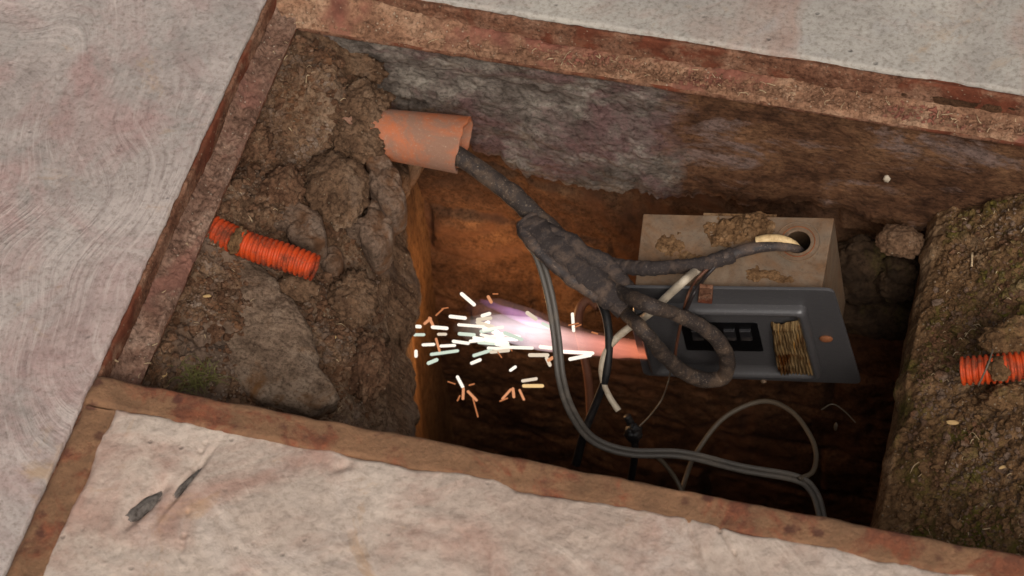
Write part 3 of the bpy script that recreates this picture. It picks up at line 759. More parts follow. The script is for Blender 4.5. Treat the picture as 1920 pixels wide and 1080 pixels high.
# ------------------------------------------------------------------ clay coloured drain pipe
pa, pb = P(690, 247, -.110), P(870, 272, -.120)
axis = (pb-pa)/np.linalg.norm(pb-pa); pa = pa-axis*.03
Rp, tk = .0365, .0046
n_ = np.cross(axis, [0, 0, 1.]); n_ /= np.linalg.norm(n_); b_ = np.cross(n_, axis); b_ = b_/np.linalg.norm(b_)
def pipe():
    L = np.linalg.norm(pb-pa); ns, nt = 70, 96
    th = np.linspace(0, 2*np.pi, nt, endpoint=False)
    jag = .0025*fbm(np.stack([np.cos(th), np.sin(th), th*0], 1), 3, 4, 251)-.007*np.exp(-((th-5.1)/.22)**2)-.0045*np.cos(th)
    rows = []
    for k in range(ns):
        t = k/(ns-1); s = t*L+jag*sstep(.8, 1, t)
        fl = 1.0-.20*(1-t)
        groove = -.0022*np.exp(-((th-5.75-.05*t)/.04)**2)      # long crack along the side
        sag = 1+.02*np.cos(2*th)
        rr = Rp*fl*sag+groove
        rows.append(pa+s[:, None]*axis+(rr*np.cos(th))[:, None]*n_+(rr*np.sin(th))[:, None]*b_)
    for k in range(ns-1, -1, -1):
        t = k/(ns-1); s = t*L+jag*sstep(.8, 1, t)
        rr = (Rp-tk)*(1.0-.20*(1-t))*(1+.02*np.cos(2*th))
        rows.append(pa+s[:, None]*axis+(rr*np.cos(th))[:, None]*n_+(rr*np.sin(th))[:, None]*b_)
    V = np.array(rows).transpose(1, 0, 2).reshape(-1, 3)
    return V, gridF(nt, 2*ns, closed_u=True)
V, Fc = pipe(); o = mesh('drain_pipe', V, Fc, M['pvc']); tag(o, 'broken clay coloured plastic drain pipe dusted with mortar, jutting from the left bank', 'pipe')

# ------------------------------------------------------------------ orange corrugated conduits
def conduit(pts, r, pitch, label, mat=M['conduit']):
    C = catmull(pts, 60); d = np.r_[0, np.cumsum(np.linalg.norm(np.diff(C, axis=0), axis=1))]
    s = np.linspace(0, d[-1], int(d[-1]/pitch*10)); C = np.stack([np.interp(s, d, C[:, k]) for k in range(3)], 1)
    w = .5+.5*np.cos(2*np.pi*s/pitch); w = sstep(.1, .7, w); rad = r*(.82+.18*w)*(1+.02*np.sin(s*60))
    Vo, F1 = tube_vf(C, rad, 40, cap=False)
    Vi, F2 = tube_vf(C, rad-.0012, 40, cap=False, off=len(Vo))
    n, k = len(C), 40; F2 = [tuple(reversed(f)) for f in F2]; Fr_ = []
    for row in (0, n-1):
        for j in range(k):
            a_, b2 = row*k+j, row*k+(j+1) % k
            q = (a_, b2, len(Vo)+b2, len(Vo)+a_); Fr_.append(q if row else q[::-1])
    o = mesh('corrugated_conduit', np.vstack([Vo, Vi]), F1+F2+Fr_, mat); return tag(o, label, 'conduit')
conduit([P(352, 398, -.068), P(400, 430, -.072), P(470, 462, -.076), P(540, 484, -.080), P(590, 502, -.084)], .0170, .0068,
        'orange corrugated conduit sticking out of the left bank, soil caked near the rim')
lump('mud_lump', P(446, 452, -.068), (.0075, .018, .016), M['mud'], 261, .35, 2.6, 4, -.2, label='dry mud stuck round the left orange conduit near the rim', cat='mud')
conduit([P(1930, 684, -.120), P(1880, 690, -.124), P(1830, 694, -.130), P(1803, 696, -.134)], .0172, .0068,
        'short orange corrugated conduit half buried in the mossy bank on the right')
lump('mud_lump', P(1872, 690, -.114), (.013, .016, .0085), M['soil_moss'], 264, .35, 2.6, 4, .2, label='soil spilled over the middle of the right orange conduit', cat='mud')
lump('earth_clod', P(1915, 640, -.120), (.045, .030, .024), M['soil_moss'], 262, .3, 2.4, 5, .1, label='earth clod above the orange conduit on the right bank', cat='clod')
lump('earth_clod', P(1900, 752, -.148), (.035, .018, .02), M['soil_moss'], 263, .3, 2.4, 5, .1, label='earth clod below the orange conduit on the right bank', cat='clod')

# ------------------------------------------------------------------ electrical box
BP = np.array([.5937, -.1403, -.2808]); A_ = (.1871, -.1119, .1001)
def Rm(a, b, c):
    ca, sa, cb, sb, cc, sc = math.cos(a), math.sin(a), math.cos(b), math.sin(b), math.cos(c), math.sin(c)
    return np.array([[cc, -sc, 0], [sc, cc, 0], [0, 0, 1]])@np.array([[cb, 0, sb], [0, 1, 0], [-sb, 0, cb]])@np.array([[1, 0, 0], [0, ca, -sa], [0, sa, ca]])
BM = Rm(*A_); PW, PH, BD, BW, BH = .272, .2575, .1078, .2351, .2263
def loc(p): return BM.T@(np.asarray(p)-BP)
def plate(px, py, y=0.0):
    """point of the box's own frame on the plane local y, under a photo point"""
    o = BM.T@(CAM-BP); d = BM.T@ray(px, py); t = (y-o[1])/d[1]; return o+d*t
def plane_w(px, py, y=0.0): return BP+BM@plate(px, py, y)
def boxtop(px, py, dz=0.0):
    o = BM.T@(CAM-BP); d = BM.T@ray(px, py); t = (BH/2+dz-o[2])/d[2]; return o+d*t
def boxtop_w(px, py, dz=0.0): return BP+BM@boxtop(px, py, dz)
ebox = bpy.data.objects.new('electrical_box', None); COL.objects.link(ebox)
m4 = Matrix([list(BM[i])+[BP[i]] for i in range(3)]+[[0, 0, 0, 1]]); ebox.matrix_world = m4
tag(ebox, 'dirty grey metal electrical box with a dark front plate, hanging tilted in the pit', 'electrical box')
def bpart(name, V, Fc, mat, smooth=False, parent=None, bevel=0):
    V = np.asarray(V, float); org = V.mean(0); me = bpy.data.meshes.new(name)
    if parent is not None:
        po = np.array(parent.location); me.from_pydata((V-org).tolist(), [], [tuple(int(i) for i in f) for f in Fc])
    else:
        po = np.zeros(3); me.from_pydata((V-org).tolist(), [], [tuple(int(i) for i in f) for f in Fc])
    me.materials.append(mat); me.update()
    if smooth: me.polygons.foreach_set('use_smooth', [True]*len(me.polygons))
    o = bpy.data.objects.new(name, me); COL.objects.link(o); o.parent = parent or ebox; o.location = org-po
    if bevel:
        b = o.modifiers.new('bevel', 'BEVEL'); b.width = bevel; b.segments = 3; b.limit_method = 'ANGLE'
    return o
# body: folded sheet box with a round hole in its top
hc = boxtop(1496, 453); hr = .0150
hx, hy = hc[0], hc[1]; x0, x1, y0, y1 = -BW/2, BW/2, .0035, BD; TAP = .009; zt, zb = BH/2, -BH/2
NA = 96; angs = [2*math.pi*k/NA for k in range(NA)]
Vb = []; Fb = []
def rect_hit(a_):
    dx, dy = math.cos(a_), math.sin(a_); ts = []
    if dx > 1e-9: ts.append((x1-hx)/dx)
    if dx < -1e-9: ts.append((x0-hx)/dx)
    if dy > 1e-9: ts.append((y1-hy)/dy)
    if dy < -1e-9: ts.append((y0-hy)/dy)
    t = min(ts); return hx+dx*t, hy+dy*t
corner_idx = {}
outer = [rect_hit(a_) for a_ in angs]
for cx_, cy_ in ((x0, y0), (x1, y0), (x1, y1), (x0, y1)):
    k = min(range(NA), key=lambda q: (outer[q][0]-cx_)**2+(outer[q][1]-cy_)**2); outer[k] = (cx_, cy_)
for k, a_ in enumerate(angs): Vb.append((hx+hr*math.cos(a_), hy+hr*math.sin(a_), zt-.0015))
for k, a_ in enumerate(angs): Vb.append((hx+hr*math.cos(a_), hy+hr*math.sin(a_), zt))
for k in range(NA): Vb.append((*outer[k], zt))
for k in range(NA): Vb.append((*outer[k], zb))
for k in range(NA):
    k2 = (k+1) % NA
    for r_ in range(3): Fb.append((r_*NA+k, r_*NA+k2, (r_+1)*NA+k2, (r_+1)*NA+k)[::-1])
Fb.append(tuple(3*NA+k for k in range(NA))[::-1])
Vb = [(min(x, x1-TAP*(1-(y-y0)/(y1-y0))), y, z) for x, y, z in Vb]
body = bpart('body', Vb, Fb, M['box_metal'], bevel=.002)
def torus(c, R, r, n=64, k=8, sq=.5):
    V = [(c[0]+(R+r*math.cos(2*math.pi*j/k))*math.cos(2*math.pi*i/n), c[1]+(R+r*math.cos(2*math.pi*j/k))*math.sin(2*math.pi*i/n), c[2]+sq*r*math.sin(2*math.pi*j/k)) for i in range(n) for j in range(k)]
    Fq = [(i*k+j, ((i+1) % n)*k+j, ((i+1) % n)*k+(j+1) % k, i*k+(j+1) % k) for i in range(n) for j in range(k)]
    return V, Fq
for R0, r0, mt in ((.0205, .0008, 'rust_screw'), (.0268, .0007, 'box_metal')):
    V, Fc = torus((hx, hy, zt+.0003), R0, r0); bpart('knockout_ring', V, Fc, M[mt], True)
# folded flange on the right side of the body
# front plate with rounded corners
def rrect(cs, rad, seg=6):
    out = []
    n = len(cs)
    for i in range(n):
        p = np.array(cs[i]); a_ = np.array(cs[i-1])-p; b2 = np.array(cs[(i+1) % n])-p
        a_ = a_/np.linalg.norm(a_); b2 = b2/np.linalg.norm(b2)
        p0, p1 = p+a_*rad, p+b2*rad
        for t in np.linspace(0, 1, seg): out.append((1-t)**2*p0+2*t*(1-t)*p+t*t*p1)
    return [tuple(q) for q in out]
def prism(outline, ya, yb, inset=0.0):
    n = len(outline); c = np.mean(outline, 0)
    V = [(x, ya, z) for x, z in outline]
    o2 = [tuple(np.array(q)+(c-np.array(q))/np.linalg.norm(c-np.array(q))*inset) for q in outline]
    V += [(x, yb, z) for x, z in o2]
    Fc = [tuple(range(n)), tuple(range(2*n-1, n-1, -1))]+[(i, i+n, (i+1) % n+n, (i+1) % n) for i in range(n)]
    return V, [f[::-1] for f in Fc]
def pl2(px, py): q = plate(px, py); return (q[0], q[2])
cs = [pl2(1166, 538), pl2(1563, 543), pl2(1616, 719), pl2(1207, 703)]
V, Fc = prism(rrect(cs, .012), .0032, -.001); fp = bpart('front_plate', V, Fc, M['plate'], bevel=.001)
# raised trim round the breaker window
cs = [pl2(1186, 566), pl2(1512, 571), pl2(1543, 697), pl2(1222, 690)]
ro = rrect(cs, .010, 8); cc_ = np.mean(ro, 0)
def ring_prism(ro, steps):
    n = len(ro); c = np.mean(ro, 0); V = []
    for f_, y in steps:
        for q in ro:
            q = np.array(q); d = c-q; V.append((*(q+d/np.linalg.norm(d)*f_),))
            V[-1] = (V[-1][0], y, V[-1][1])
    Fc = []
    for s in range(len(steps)-1):
        for i in range(n): Fc.append((s*n+i, s*n+(i+1) % n, (s+1)*n+(i+1) % n, (s+1)*n+i))
    return V, Fc
V, Fc = ring_prism(ro, [(0, .001), (0, -.006), (.002, -.011), (.006, -.0135), (.011, -.013), (.014, -.010), (.018, -.004), (.030, -.002)])
n_r = len(ro); Fc.append(tuple(7*n_r+i for i in range(n_r)))
trim = bpart('trim', V, Fc, M['plate'], True); trim.data.polygons[len(trim.data.polygons)-1].use_smooth = False
# window with its row of breakers
cs = [pl2(1276, 601), pl2(1420, 602), pl2(1432, 655), pl2(1288, 653)]
V, Fc = prism(rrect(cs, .003), -.0018, -.0030); win = bpart('breaker_window', V, Fc, M['window'])
for k in range(4):
    px = 1296+k*30
    cs = [pl2(px, 612), pl2(px+22, 612), pl2(px+26, 630), pl2(px+4, 630)]
    V, Fc = prism(cs, -.0030, -.0072, .001); bpart('breaker_switch', V, Fc, M['switch'], bevel=.0006)
cs = [pl2(1395, 604), pl2(1430, 604), pl2(1446, 662), pl2(1412, 662)]
# weathered paper block
cs = [pl2(1447, 601), pl2(1478, 588), pl2(1504, 594), pl2(1530, 693), pl2(1462, 689)]
ol = rrect(cs, .003, 4)
nn = 26
gx = []
c0, c1, c2, c3 = (np.array(pl2(*q)) for q in ((1444, 600), (1503, 592), (1530, 692), (1460, 689)))
u, v = np.meshgrid(np.linspace(0, 1, 60), np.linspace(0, 1, 50), indexing='ij'); u = u.ravel(); v = v.ravel()
q = (c0[None]*(1-u[:, None])+c1[None]*u[:, None])*(1-v[:, None])+(c3[None]*(1-u[:, None])+c2[None]*u[:, None])*v[:, None]
pp = np.stack([q[:, 0], u*0, q[:, 1]], 1)
e_ = np.minimum(np.minimum(u, 1-u), np.minimum(v, 1-v)); col_h = sstep(0, .06, e_+.03*fbm(pp, 120, 3, 301))
dep = .004+.0075*col_h+.0016*np.sin(u*70+3*fbm(pp, 30, 3, 302))*col_h+.002*fbm(pp, 60, 4, 303)*col_h-.006*sstep(.0, .25, .22-u-v*.3)
V = np.stack([q[:, 0]+.0015*fbm(pp, 70, 3, 304), -.002-dep, q[:, 1]+.0015*fbm(pp, 70, 3, 305)], 1)
Vs = V.reshape(60, 50, 3)
bpart('paper_label', V, gridF(60, 50, flip=True), M['sheaf'], True)['label'] = 'torn ribbed yellow brown paper label'
V = []; Fc = []
s_c = plate(1549, 632); s_V, s_F = ICO[3]; V = s_V*np.array([.0085, .0035, .0075])+np.array([s_c[0], -.0025, s_c[2]])
bpart('screw', V, s_F, M['rust_screw'], True)
s_c = plate(1432, 712); V = s_V*np.array([.004, .003, .003])+np.array([s_c[0], -.002, s_c[2]]); bpart('screw', V, s_F, M['box_metal'], True)
# torn bracket tab at the plate's upper edge
c = [pl2(1312, 530), pl2(1338, 532), pl2(1336, 563), pl2(1308, 560)]
V, Fc = prism(c, -.001, -.006, .001); bpart('tab', V, Fc, M['rim_steel'], bevel=.001)['label'] = 'pinkish rusty tab at the top of the plate'
# dried mud on top of the box
def mud_patch(cx, cy, rx, ry, seed, lab, h=.004, th=.5):
    u, v = np.meshgrid(np.linspace(-1, 1, 110), np.linspace(-1, 1, 70), indexing='ij'); u = u.ravel(); v = v.ravel()
    c_ = boxtop(cx, cy); X = c_[0]+u*rx; Y = c_[1]+v*ry; Y = np.clip(Y, y0+.002, y1+.004); X = np.clip(X, x0+.001, x1-.001)
    p = np.stack([X, Y, X*0], 1); r2 = np.sqrt(u*u+v*v)
    f_ = fbm(p, 45, 5, seed)*.8+(th-r2*.9)
    w, wi = worley(p, 130, seed+1)
    hh = h*sstep(0, .5, f_)*(.6+.6*wi*sstep(0, .3, w))+.0008*fbm(p, 200, 3, seed+2)
    hh = np.where(f_ < 0, -.002, hh)
    V = np.stack([X, Y, zt+.0002+hh], 1); W = (BM@V.T).T+BP
    o = mesh('mud_patch', W, gridF(110, 70), M['mud']); return tag(o, lab, 'mud')
mud_patch(1385, 424, .045, .030, 311, 'thick crumbled brown mud along the back edge of the grey box top', .009, .75)
mud_patch(1268, 452, .050, .036, 313, 'thin crust of brown mud on the left of the grey box top', .003, .5)
mud_patch(1440, 515, .055, .020, 317, 'sprinkle of dry mud along the front of the grey box top', .002, .35)

# ------------------------------------------------------------------ cables
def cable(name, pts, r, mat, label, cat='cable', **kw):
    kw.setdefault('sides', 16); kw.setdefault('n', 14)
    o = tube(name, pts, r, mat, **kw); return tag(o, label, cat)
cable('power_cable', [P(790, 270, -.128), P(840, 284, -.128), P(872, 300, -.130), P(915, 330, -.136), P(962, 366, -.144), P(1000, 402, -.152), P(1060, 455, -.166), P(1110, 505, -.180)],
      [.0125, .0125, .0118, .0122, .0128, .013, .012, .011], M['cable_dust'], 'thick dust coated cable coming out of the clay coloured pipe', rough=.0022, rscale=60, seed=401)
cable('cable_sleeve', [P(985, 416, -.150), P(1010, 440, -.154), P(1050, 474, -.164), P(1090, 510, -.176), P(1130, 545, -.188), P(1172, 580, -.200)],
      [.015, .0195, .0215, .021, .018, .014], M['wrap'], 'bulky grimy wrapped joint where the cables branch', 'sleeve', rough=.0055, rscale=42, seed=402, sides=30, n=34, helix=(.0026, .017))
# ragged strands on the joint
cable('tape_strand', [P(1030, 428, -.146), P(1070, 452, -.148), P(1105, 480, -.156), P(1135, 492, -.166), P(1160, 520, -.180), P(1190, 556, -.19)], [.007, .010, .010, .011, .010, .008], M['wrap'],
      'loose curl of grimy tape along the top of the cable joint', 'tape', rough=.004, rscale=80, seed=403)
cable('tape_strand', [P(982, 420, -.150), P(986, 438, -.150), P(1004, 462, -.152), P(1034, 492, -.160), P(1072, 524, -.172), P(1120, 560, -.185)], [.008, .0095, .0085, .008, .008, .006], M['cable'],
      'black strand with an open end along the underside of the cable joint', 'tape', rough=.0025, rscale=80, seed=404)
# looped cable in front of the plate
cable('power_cable', [P(1120, 520, -.176), P(1165, 548, -.186), plane_w(1215, 572, -.045), plane_w(1270, 590, -.034), plane_w(1315, 612, -.030), plane_w(1348, 640, -.030), plane_w(1364, 676, -.032), plane_w(1354, 708, -.040),
      plane_w(1318, 712, -.050), plane_w(1276, 694, -.052), plane_w(1240, 660, -.054), plane_w(1205, 618, -.058), P(1170, 585, -.205), P(1130, 545, -.192)],
      [0.0095, 0.0095, 0.0092, 0.0091, 0.0095, 0.0098, 0.0102, 0.0098, 0.0102, 0.0098, 0.0091, 0.0087, 0.0087, 0.0091], M['cable_dust'], 'thick dusty cable looping down in front of the dark plate', rough=.0018, rscale=70, seed=405, n=18)
cable('power_cable', [P(1130, 495, -.172), P(1165, 500, -.174), boxtop_w(1215, 503, .020), boxtop_w(1270, 500, .014), boxtop_w(1330, 492, .012), boxtop_w(1375, 477, .011)],
      [.0095, .0095, .009, .0085, .009, .0095], M['wrap'], 'grimy cable crossing the top of the grey box', rough=.0016, rscale=90, seed=406, n=30, sides=20, helix=(.0012, .012))
cable('power_cable', [boxtop_w(1352, 485, .013), boxtop_w(1400, 468, .012), boxtop_w(1445, 462, .012), boxtop_w(1480, 463, .010), boxtop_w(1497, 468, -.006), boxtop_w(1505, 475, -.03)],
      [.0078, .0075, .0062, .0055, .005, .005], M['cable'], 'black cable end going into the round hole of the grey box', rough=.0008, rscale=90, seed=407)
cable('cream_wire', [boxtop_w(1418, 452, .013), boxtop_w(1440, 448, .015), boxtop_w(1462, 448, .015), boxtop_w(1482, 455, .010), boxtop_w(1494, 464, -.006), boxtop_w(1500, 470, -.03)],
      [.0052, .0055, .005, .0052, .0048, .004], M['beige'], 'short cream insulated wire entering the round hole of the box', 'wire', rough=.0012, rscale=120, seed=408)
cable('black_cable', [P(1088, 520, -.182), P(1118, 550, -.20), P(1136, 590, -.23), P(1142, 645, -.26), P(1136, 705, -.29), P(1118, 755, -.33), P(1096, 810, -.37), P(1080, 870, -.42)],
      [.008, .0065, .0055, .005, .005, .005, .0055, .006], M['black'], 'black cable dropping into the dark shaft left of the box')
# flat twin flex
tw = catmull([P(992, 455, -.165), P(1010, 482, -.175), P(1030, 550, -.20), P(1043, 630, -.235), P(1052, 710, -.27), P(1072, 772, -.31), P(1112, 824, -.35), P(1180, 848, -.37), P(1280, 852, -.38), P(1390, 878, -.385), P(1490, 896, -.39), P(1524, 920, -.39), P(1540, 965, -.39), P(1545, 1020, -.40)], 14)
T_, N_, B_ = frames(tw)
# keep the flat side turned towards the opening
side = np.cross(T_, np.array([0, -.35, 1.0])); side /= np.linalg.norm(side, axis=1)[:, None]
Va, Fa = tube_vf(tw+side*.0032, .0034, 12); Vc, Fc2 = tube_vf(tw-side*.0032, .0034, 12, off=len(Va))
o = mesh('twin_flex', np.vstack([Va, Vc]), Fa+Fc2, M['twin']); tag(o, 'grey flat twin flex hanging from the joint and sweeping along the shaft', 'flex')
cable('grey_wire', [P(1276, 930, -.50), P(1286, 895, -.50), P(1305, 850, -.48), P(1350, 790, -.46), P(1400, 760, -.45), P(1445, 753, -.44), P(1488, 775, -.43), P(1518, 815, -.42), P(1530, 850, -.41), P(1524, 884, -.395), P(1498, 898, -.386)],
      .0033, M['thin_grey'], 'thin grey wire making a tall arch in the dark shaft', 'wire', sides=10)
cable('grey_wire', [P(1225, 850, -.42), P(1248, 872, -.44), P(1268, 900, -.46), P(1285, 935, -.47)], .0030, M['thin_grey'], 'short stub of thin wire under the flat twin flex', 'wire', sides=10)
cable('white_wire', [boxtop_w(1352, 487, .004), boxtop_w(1306, 508, .008), plane_w(1284, 526, -.008), plane_w(1254, 553, -.012), plane_w(1222, 584, -.020), P(1188, 608, -.24), P(1156, 634, -.255), P(1134, 665, -.27), P(1128, 702, -.29), P(1142, 742, -.31), P(1160, 770, -.32)],
      [.0045, .005, .0052, .0052, .005, .0048, .0045, .004, .0038, .0036, .004], M['white_wire'], 'off white wire running from the box top down past the flame', 'wire', rough=.0006, rscale=100)
cable('dark_wire', [boxtop_w(1346, 494, .012), boxtop_w(1322, 520, .010), plane_w(1302, 548, -.014), plane_w(1287, 580, -.022)], .0024, M['dark_wire'], 'upper of two thin dark wires bent over the top edge of the plate', 'wire', sides=8)
cable('dark_wire', [boxtop_w(1334, 496, .012), boxtop_w(1304, 528, .010), plane_w(1288, 560, -.014), plane_w(1276, 610, -.018), plane_w(1268, 650, -.018), plane_w(1266, 672, -.02)], .0020, M['brown_wire'], 'thin reddish brown wire hanging across the front plate', 'wire', sides=8)
cable('dark_wire', [plane_w(1258, 690, -.03), plane_w(1253, 715, -.03), P(1240, 750, -.36), P(1218, 780, -.38), P(1198, 800, -.39)], .0010, M['thin_grey'], 'hair thin wire hanging below the lower left corner of the box', 'wire', sides=6)
cable('brown_cable', [P(1122, 575, -.40), P(1104, 562, -.40), P(1088, 578, -.41), P(1084, 610, -.43), P(1094, 660, -.46), P(1104, 720, -.50), P(1108, 790, -.56)], [.006, .0065, .0065, .0065, .006, .006, .006], M['brown_wire'], 'bent brown cable in the back of the shaft behind the flame')
lump('tape_knot', P(1188, 812, -.40), (.011, .010, .018), M['black'], 421, .35, 2.6, 4, .2, label='knot of black tape hanging in the dark below the box', cat='tape')
cable('black_cable', [P(1176, 780, -.38), P(1186, 805, -.40), P(1190, 850, -.44), P(1182, 905, -.50)], .005, M['black'], 'short black cable below the knot of black tape')
cable('thin_hook', [P(1540, 768, -.46), P(1560, 758, -.46), P(1580, 768, -.46), P(1604, 792, -.46)], .0010, M['thin_grey'], 'hair thin bent wire in the dark right of the arch', 'wire', sides=6)
lump('wire_tip', P(1567, 800, -.46), (.0028, .0028, .009), M['thin_grey'], 431, .1, 2, 2, label='small pale wire tip in the dark right of the arch', cat='wire')

# ------------------------------------------------------------------ flame and sparks
def flame_mat(name, cstops, sstops, k):
    t = NT(name); sx = t.n('ShaderNodeSeparateXYZ'); t.l(t.tc.outputs['Generated'], sx.inputs[0])
    nz = t.noise(30, 4, .6, co=t.mapping((.3, 1.6, 1.6)))
    e_ = t.n('ShaderNodeEmission'); t.l(t.ramp(sx.outputs[0], cstops), e_.inputs[0])
    t.l(t.math('MULTIPLY', t.math('MULTIPLY', t.ramp(sx.outputs[0], [(p_, (v_,)*3) for p_, v_ in sstops]), k), t.ramp(nz, [(.36, (.4,)*3), (.62, (1.5,)*3)])), e_.inputs[1])
    t.l(e_.outputs[0], t.out.inputs['Volume']); return t.m
M['jet'] = flame_mat('pink_flame', [(0, (.8, .6, .7)), (.3, (.95, .78, .84)), (.5, (1.0, .62, .58)), (.7, (1.0, .36, .28)), (1, (1.0, .24, .10))], [(0, .2), (.18, .9), (.4, 1.25), (.65, .9), (1, 1.1)], 28)
M['plume'] = flame_mat('violet_flame', [(0, (.55, .22, .60)), (.5, (.78, .38, .80)), (1, (1.0, .75, .85))], [(0, .3), (.4, 1.0), (1, .9)], 34)
FZ = -.345
fl = empty('flame', P(1222, 656, FZ)); tag(fl, 'pink and violet gas flame shooting left from behind the box', 'flame')
tube('pink_jet', [P(1222, 656, FZ), P(1180, 653, FZ), P(1120, 647, FZ), P(1050, 637, FZ), P(990, 624, FZ), P(935, 613, FZ), P(880, 604, FZ)], [.0130, .0130, .0140, .0185, .021, .016, .003], M['jet'], fl, n=12, sides=24, rough=.003, rscale=30, seed=501)
M['halo'] = flame_mat('flame_glow', [(0, (.8, .45, .45)), (.5, (1.0, .6, .55)), (1, (1.0, .3, .15))], [(0, .3), (.4, 1.0), (1, .5)], 3.2)
tube('outer_glow', [P(1215, 656, FZ), P(1120, 646, FZ), P(1050, 632, FZ), P(985, 614, FZ), P(925, 592, FZ), P(876, 572, FZ)], [.015, .016, .020, .026, .024, .008], M['halo'], fl, n=10, sides=24, rough=.003, rscale=25, seed=505)
M['core'] = flame_mat('white_glow', [(0, (1, .8, .62)), (1, (1, .9, .85))], [(0, .3), (.5, 1.0), (1, .8)], 6)
tube('core_glow', [P(985, 622, FZ), P(950, 622, FZ), P(915, 618, FZ), P(880, 616, FZ), P(850, 616, FZ)], [.006, .018, .023, .017, .004], M['core'], fl, n=8, sides=20, rough=.004, rscale=40, seed=507)
tube('violet_plume', [P(1045, 618, FZ), P(990, 598, FZ), P(945, 582, FZ), P(900, 563, FZ)], [.004, .008, .007, .0015], M['plume'], fl, n=12, sides=20, rough=.003, rscale=40, seed=503)
SP = [(508, 160, 560, 205), (460, 255, 522, 262), (495, 290, 600, 298), (385, 300, 445, 305), (410, 330, 440, 330), (318, 297, 332, 298), (308, 332, 348, 332), (345, 375, 390, 373), (420, 380, 478, 377),
      (498, 328, 560, 333), (473, 360, 535, 368), (380, 415, 490, 400), (368, 452, 402, 438), (315, 402, 315, 422), (550, 452, 585, 438), (560, 420, 630, 398), (632, 405, 705, 398), (710, 385, 805, 388),
      (795, 418, 870, 418), (840, 383, 885, 388), (866, 430, 880, 460), (714, 482, 734, 468), (595, 252, 625, 243), (785, 240, 820, 265), (850, 285, 880, 300), (975, 245, 980, 315), (765, 527, 822, 518),
      (490, 510, 512, 552), (930, 403, 1060, 410), (965, 435, 1050, 418), (575, 280, 640, 300), (575, 268, 630, 262), (600, 312, 680, 300), (590, 332, 650, 345), (560, 345, 700, 368), (580, 365, 705, 375),
      (610, 345, 700, 330), (640, 322, 750, 342), (690, 325, 760, 352), (545, 360, 620, 350), (620, 388, 700, 392), (600, 300, 660, 322), (640, 350, 740, 352), (590, 318, 640, 312), (655, 372, 700, 380), (600, 290, 620, 280)]
SY2 = [(770, 548, 848, 548)]
SO = [(372, 262, 386, 292), (515, 560, 513, 602), (535, 572, 570, 608), (680, 602, 714, 564), (724, 560, 728, 594), (752, 566, 770, 605), (620, 172, 632, 194), (352, 285, 376, 264), (890, 430, 874, 440), (400, 350, 414, 400), (290, 440, 292, 444)]
SD = [(425, 222, 450, 218), (555, 600, 576, 678), (960, 292, 1000, 284), (1058, 322, 1080, 328), (660, 405, 676, 428), (640, 160, 660, 160), (400, 250, 430, 222), (480, 540, 450, 530), (540, 545, 560, 540), (500, 590, 490, 610), (700, 600, 670, 612), (985, 300, 1010, 290), (690, 360, 720, 400)]  # thin dim sparks, plus added needles drawing starburst glint rays
rng = random.Random(7)
SPL = {(508, 160): 'slanting white spark highest of all above the flame tip', (714, 482): 'lone oval white spark below the middle of the flame', (975, 245): 'upright white spark above the flame right of the twin flex',
       (765, 527): 'white spark just above the single yellow spark', (490, 510): 'white spark at the head of the falling orange burst, low on the left', (930, 403): 'long white spark lying along the lower edge of the pink flame',
       (965, 435): 'slanting white spark just under the pink flame right of the twin flex', (866, 430): 'short steep white spark touching the twin flex on its left', (785, 240): 'slanting white spark above the violet part of the flame',
       (850, 285): 'white spark above the pink flame left of the twin flex', (368, 452): 'lowest left white spark, short and thick', (550, 452): 'short thick white spark under the bright core', (315, 402): 'upright stubby white spark at the far left by the plastered wall',
       (318, 297): 'stubby white spark at the upper left by the plastered wall', (308, 332): 'leftmost level white spark, near the plastered wall', (460, 255): 'level white spark left of the violet flame tip',
       (555, 600): 'lowest thin spark trailing from the falling orange burst', (640, 160): 'thin dim spark highest above the flame', (515, 560): 'orange spark dropping straight from the low white spark', (752, 566): 'right one of three small orange sparks fanned out low in the shaft',
       (724, 560): 'middle one of three small orange sparks fanned out low in the shaft', (680, 602): 'left one of three small orange sparks fanned out low in the shaft', (620, 172): 'orange spark standing above the violet flame tip',
       (1058, 322): 'thin dim spark just above the right end of the flame', (425, 222): 'thin dim spark at the upper left of the spark cloud'}
def capsule(p0, p1, r):
    d = p1-p0; L = np.linalg.norm(d)
    if L < 1e-4: d = np.array([1e-3, 0, 0]); L = 1e-3
    d = d/L; k = [(-.98, .18), (-.8, .6), (-.4, .92), (0, 1)]; pts = []; rad = []
    for a_, b2 in k: pts.append(p0+d*a_*r); rad.append(r*b2)
    for a_, b2 in k[::-1]: pts.append(p1-d*a_*r); rad.append(r*b2)
    return tube_vf(np.array(pts), rad, 10)
def region_label(label, x, y):
    if not label.startswith('white'): return label
    if x < 430: return 'short white spark in the sparse left fringe by the plastered wall'
    if x < 480: return 'white spark midway between the left fringe and the bright core'
    if x < 560: return 'white spark at the left edge of the bright core' if y < 380 else 'white spark low on the left of the bright core'
    if x > 700: return 'white spark just right of the bright core, under the flame'
    return 'white spark crowded in the upper half of the bright core' if y < 320 else ('white spark crowded in the middle of the bright core' if y < 370 else 'white spark along the bottom of the bright core')
def add_sparks(L, mat, r, label, group, jit=.02, cat='spark'):
    for (a_, b2, c, d) in L:
        y_ = -.157+rng.uniform(-jit, jit)-.05*(b2-330)/300*0
        q0 = PY(640+a_/2.25, 480+b2/2.25, y_); q1 = PY(640+c/2.25, 480+d/2.25, y_+rng.uniform(-.004, .004))
        V, Fc = capsule(q0, q1, r*rng.uniform(.85, 1.2)); o = mesh('spark', V, Fc, mat or M[rng.choice(['spark', 'spark', 'spark_mint', 'spark_cream'])]); tag(o, SPL.get((a_, b2), region_label(label, (a_+c)/2, (b2+d)/2)), cat, group)
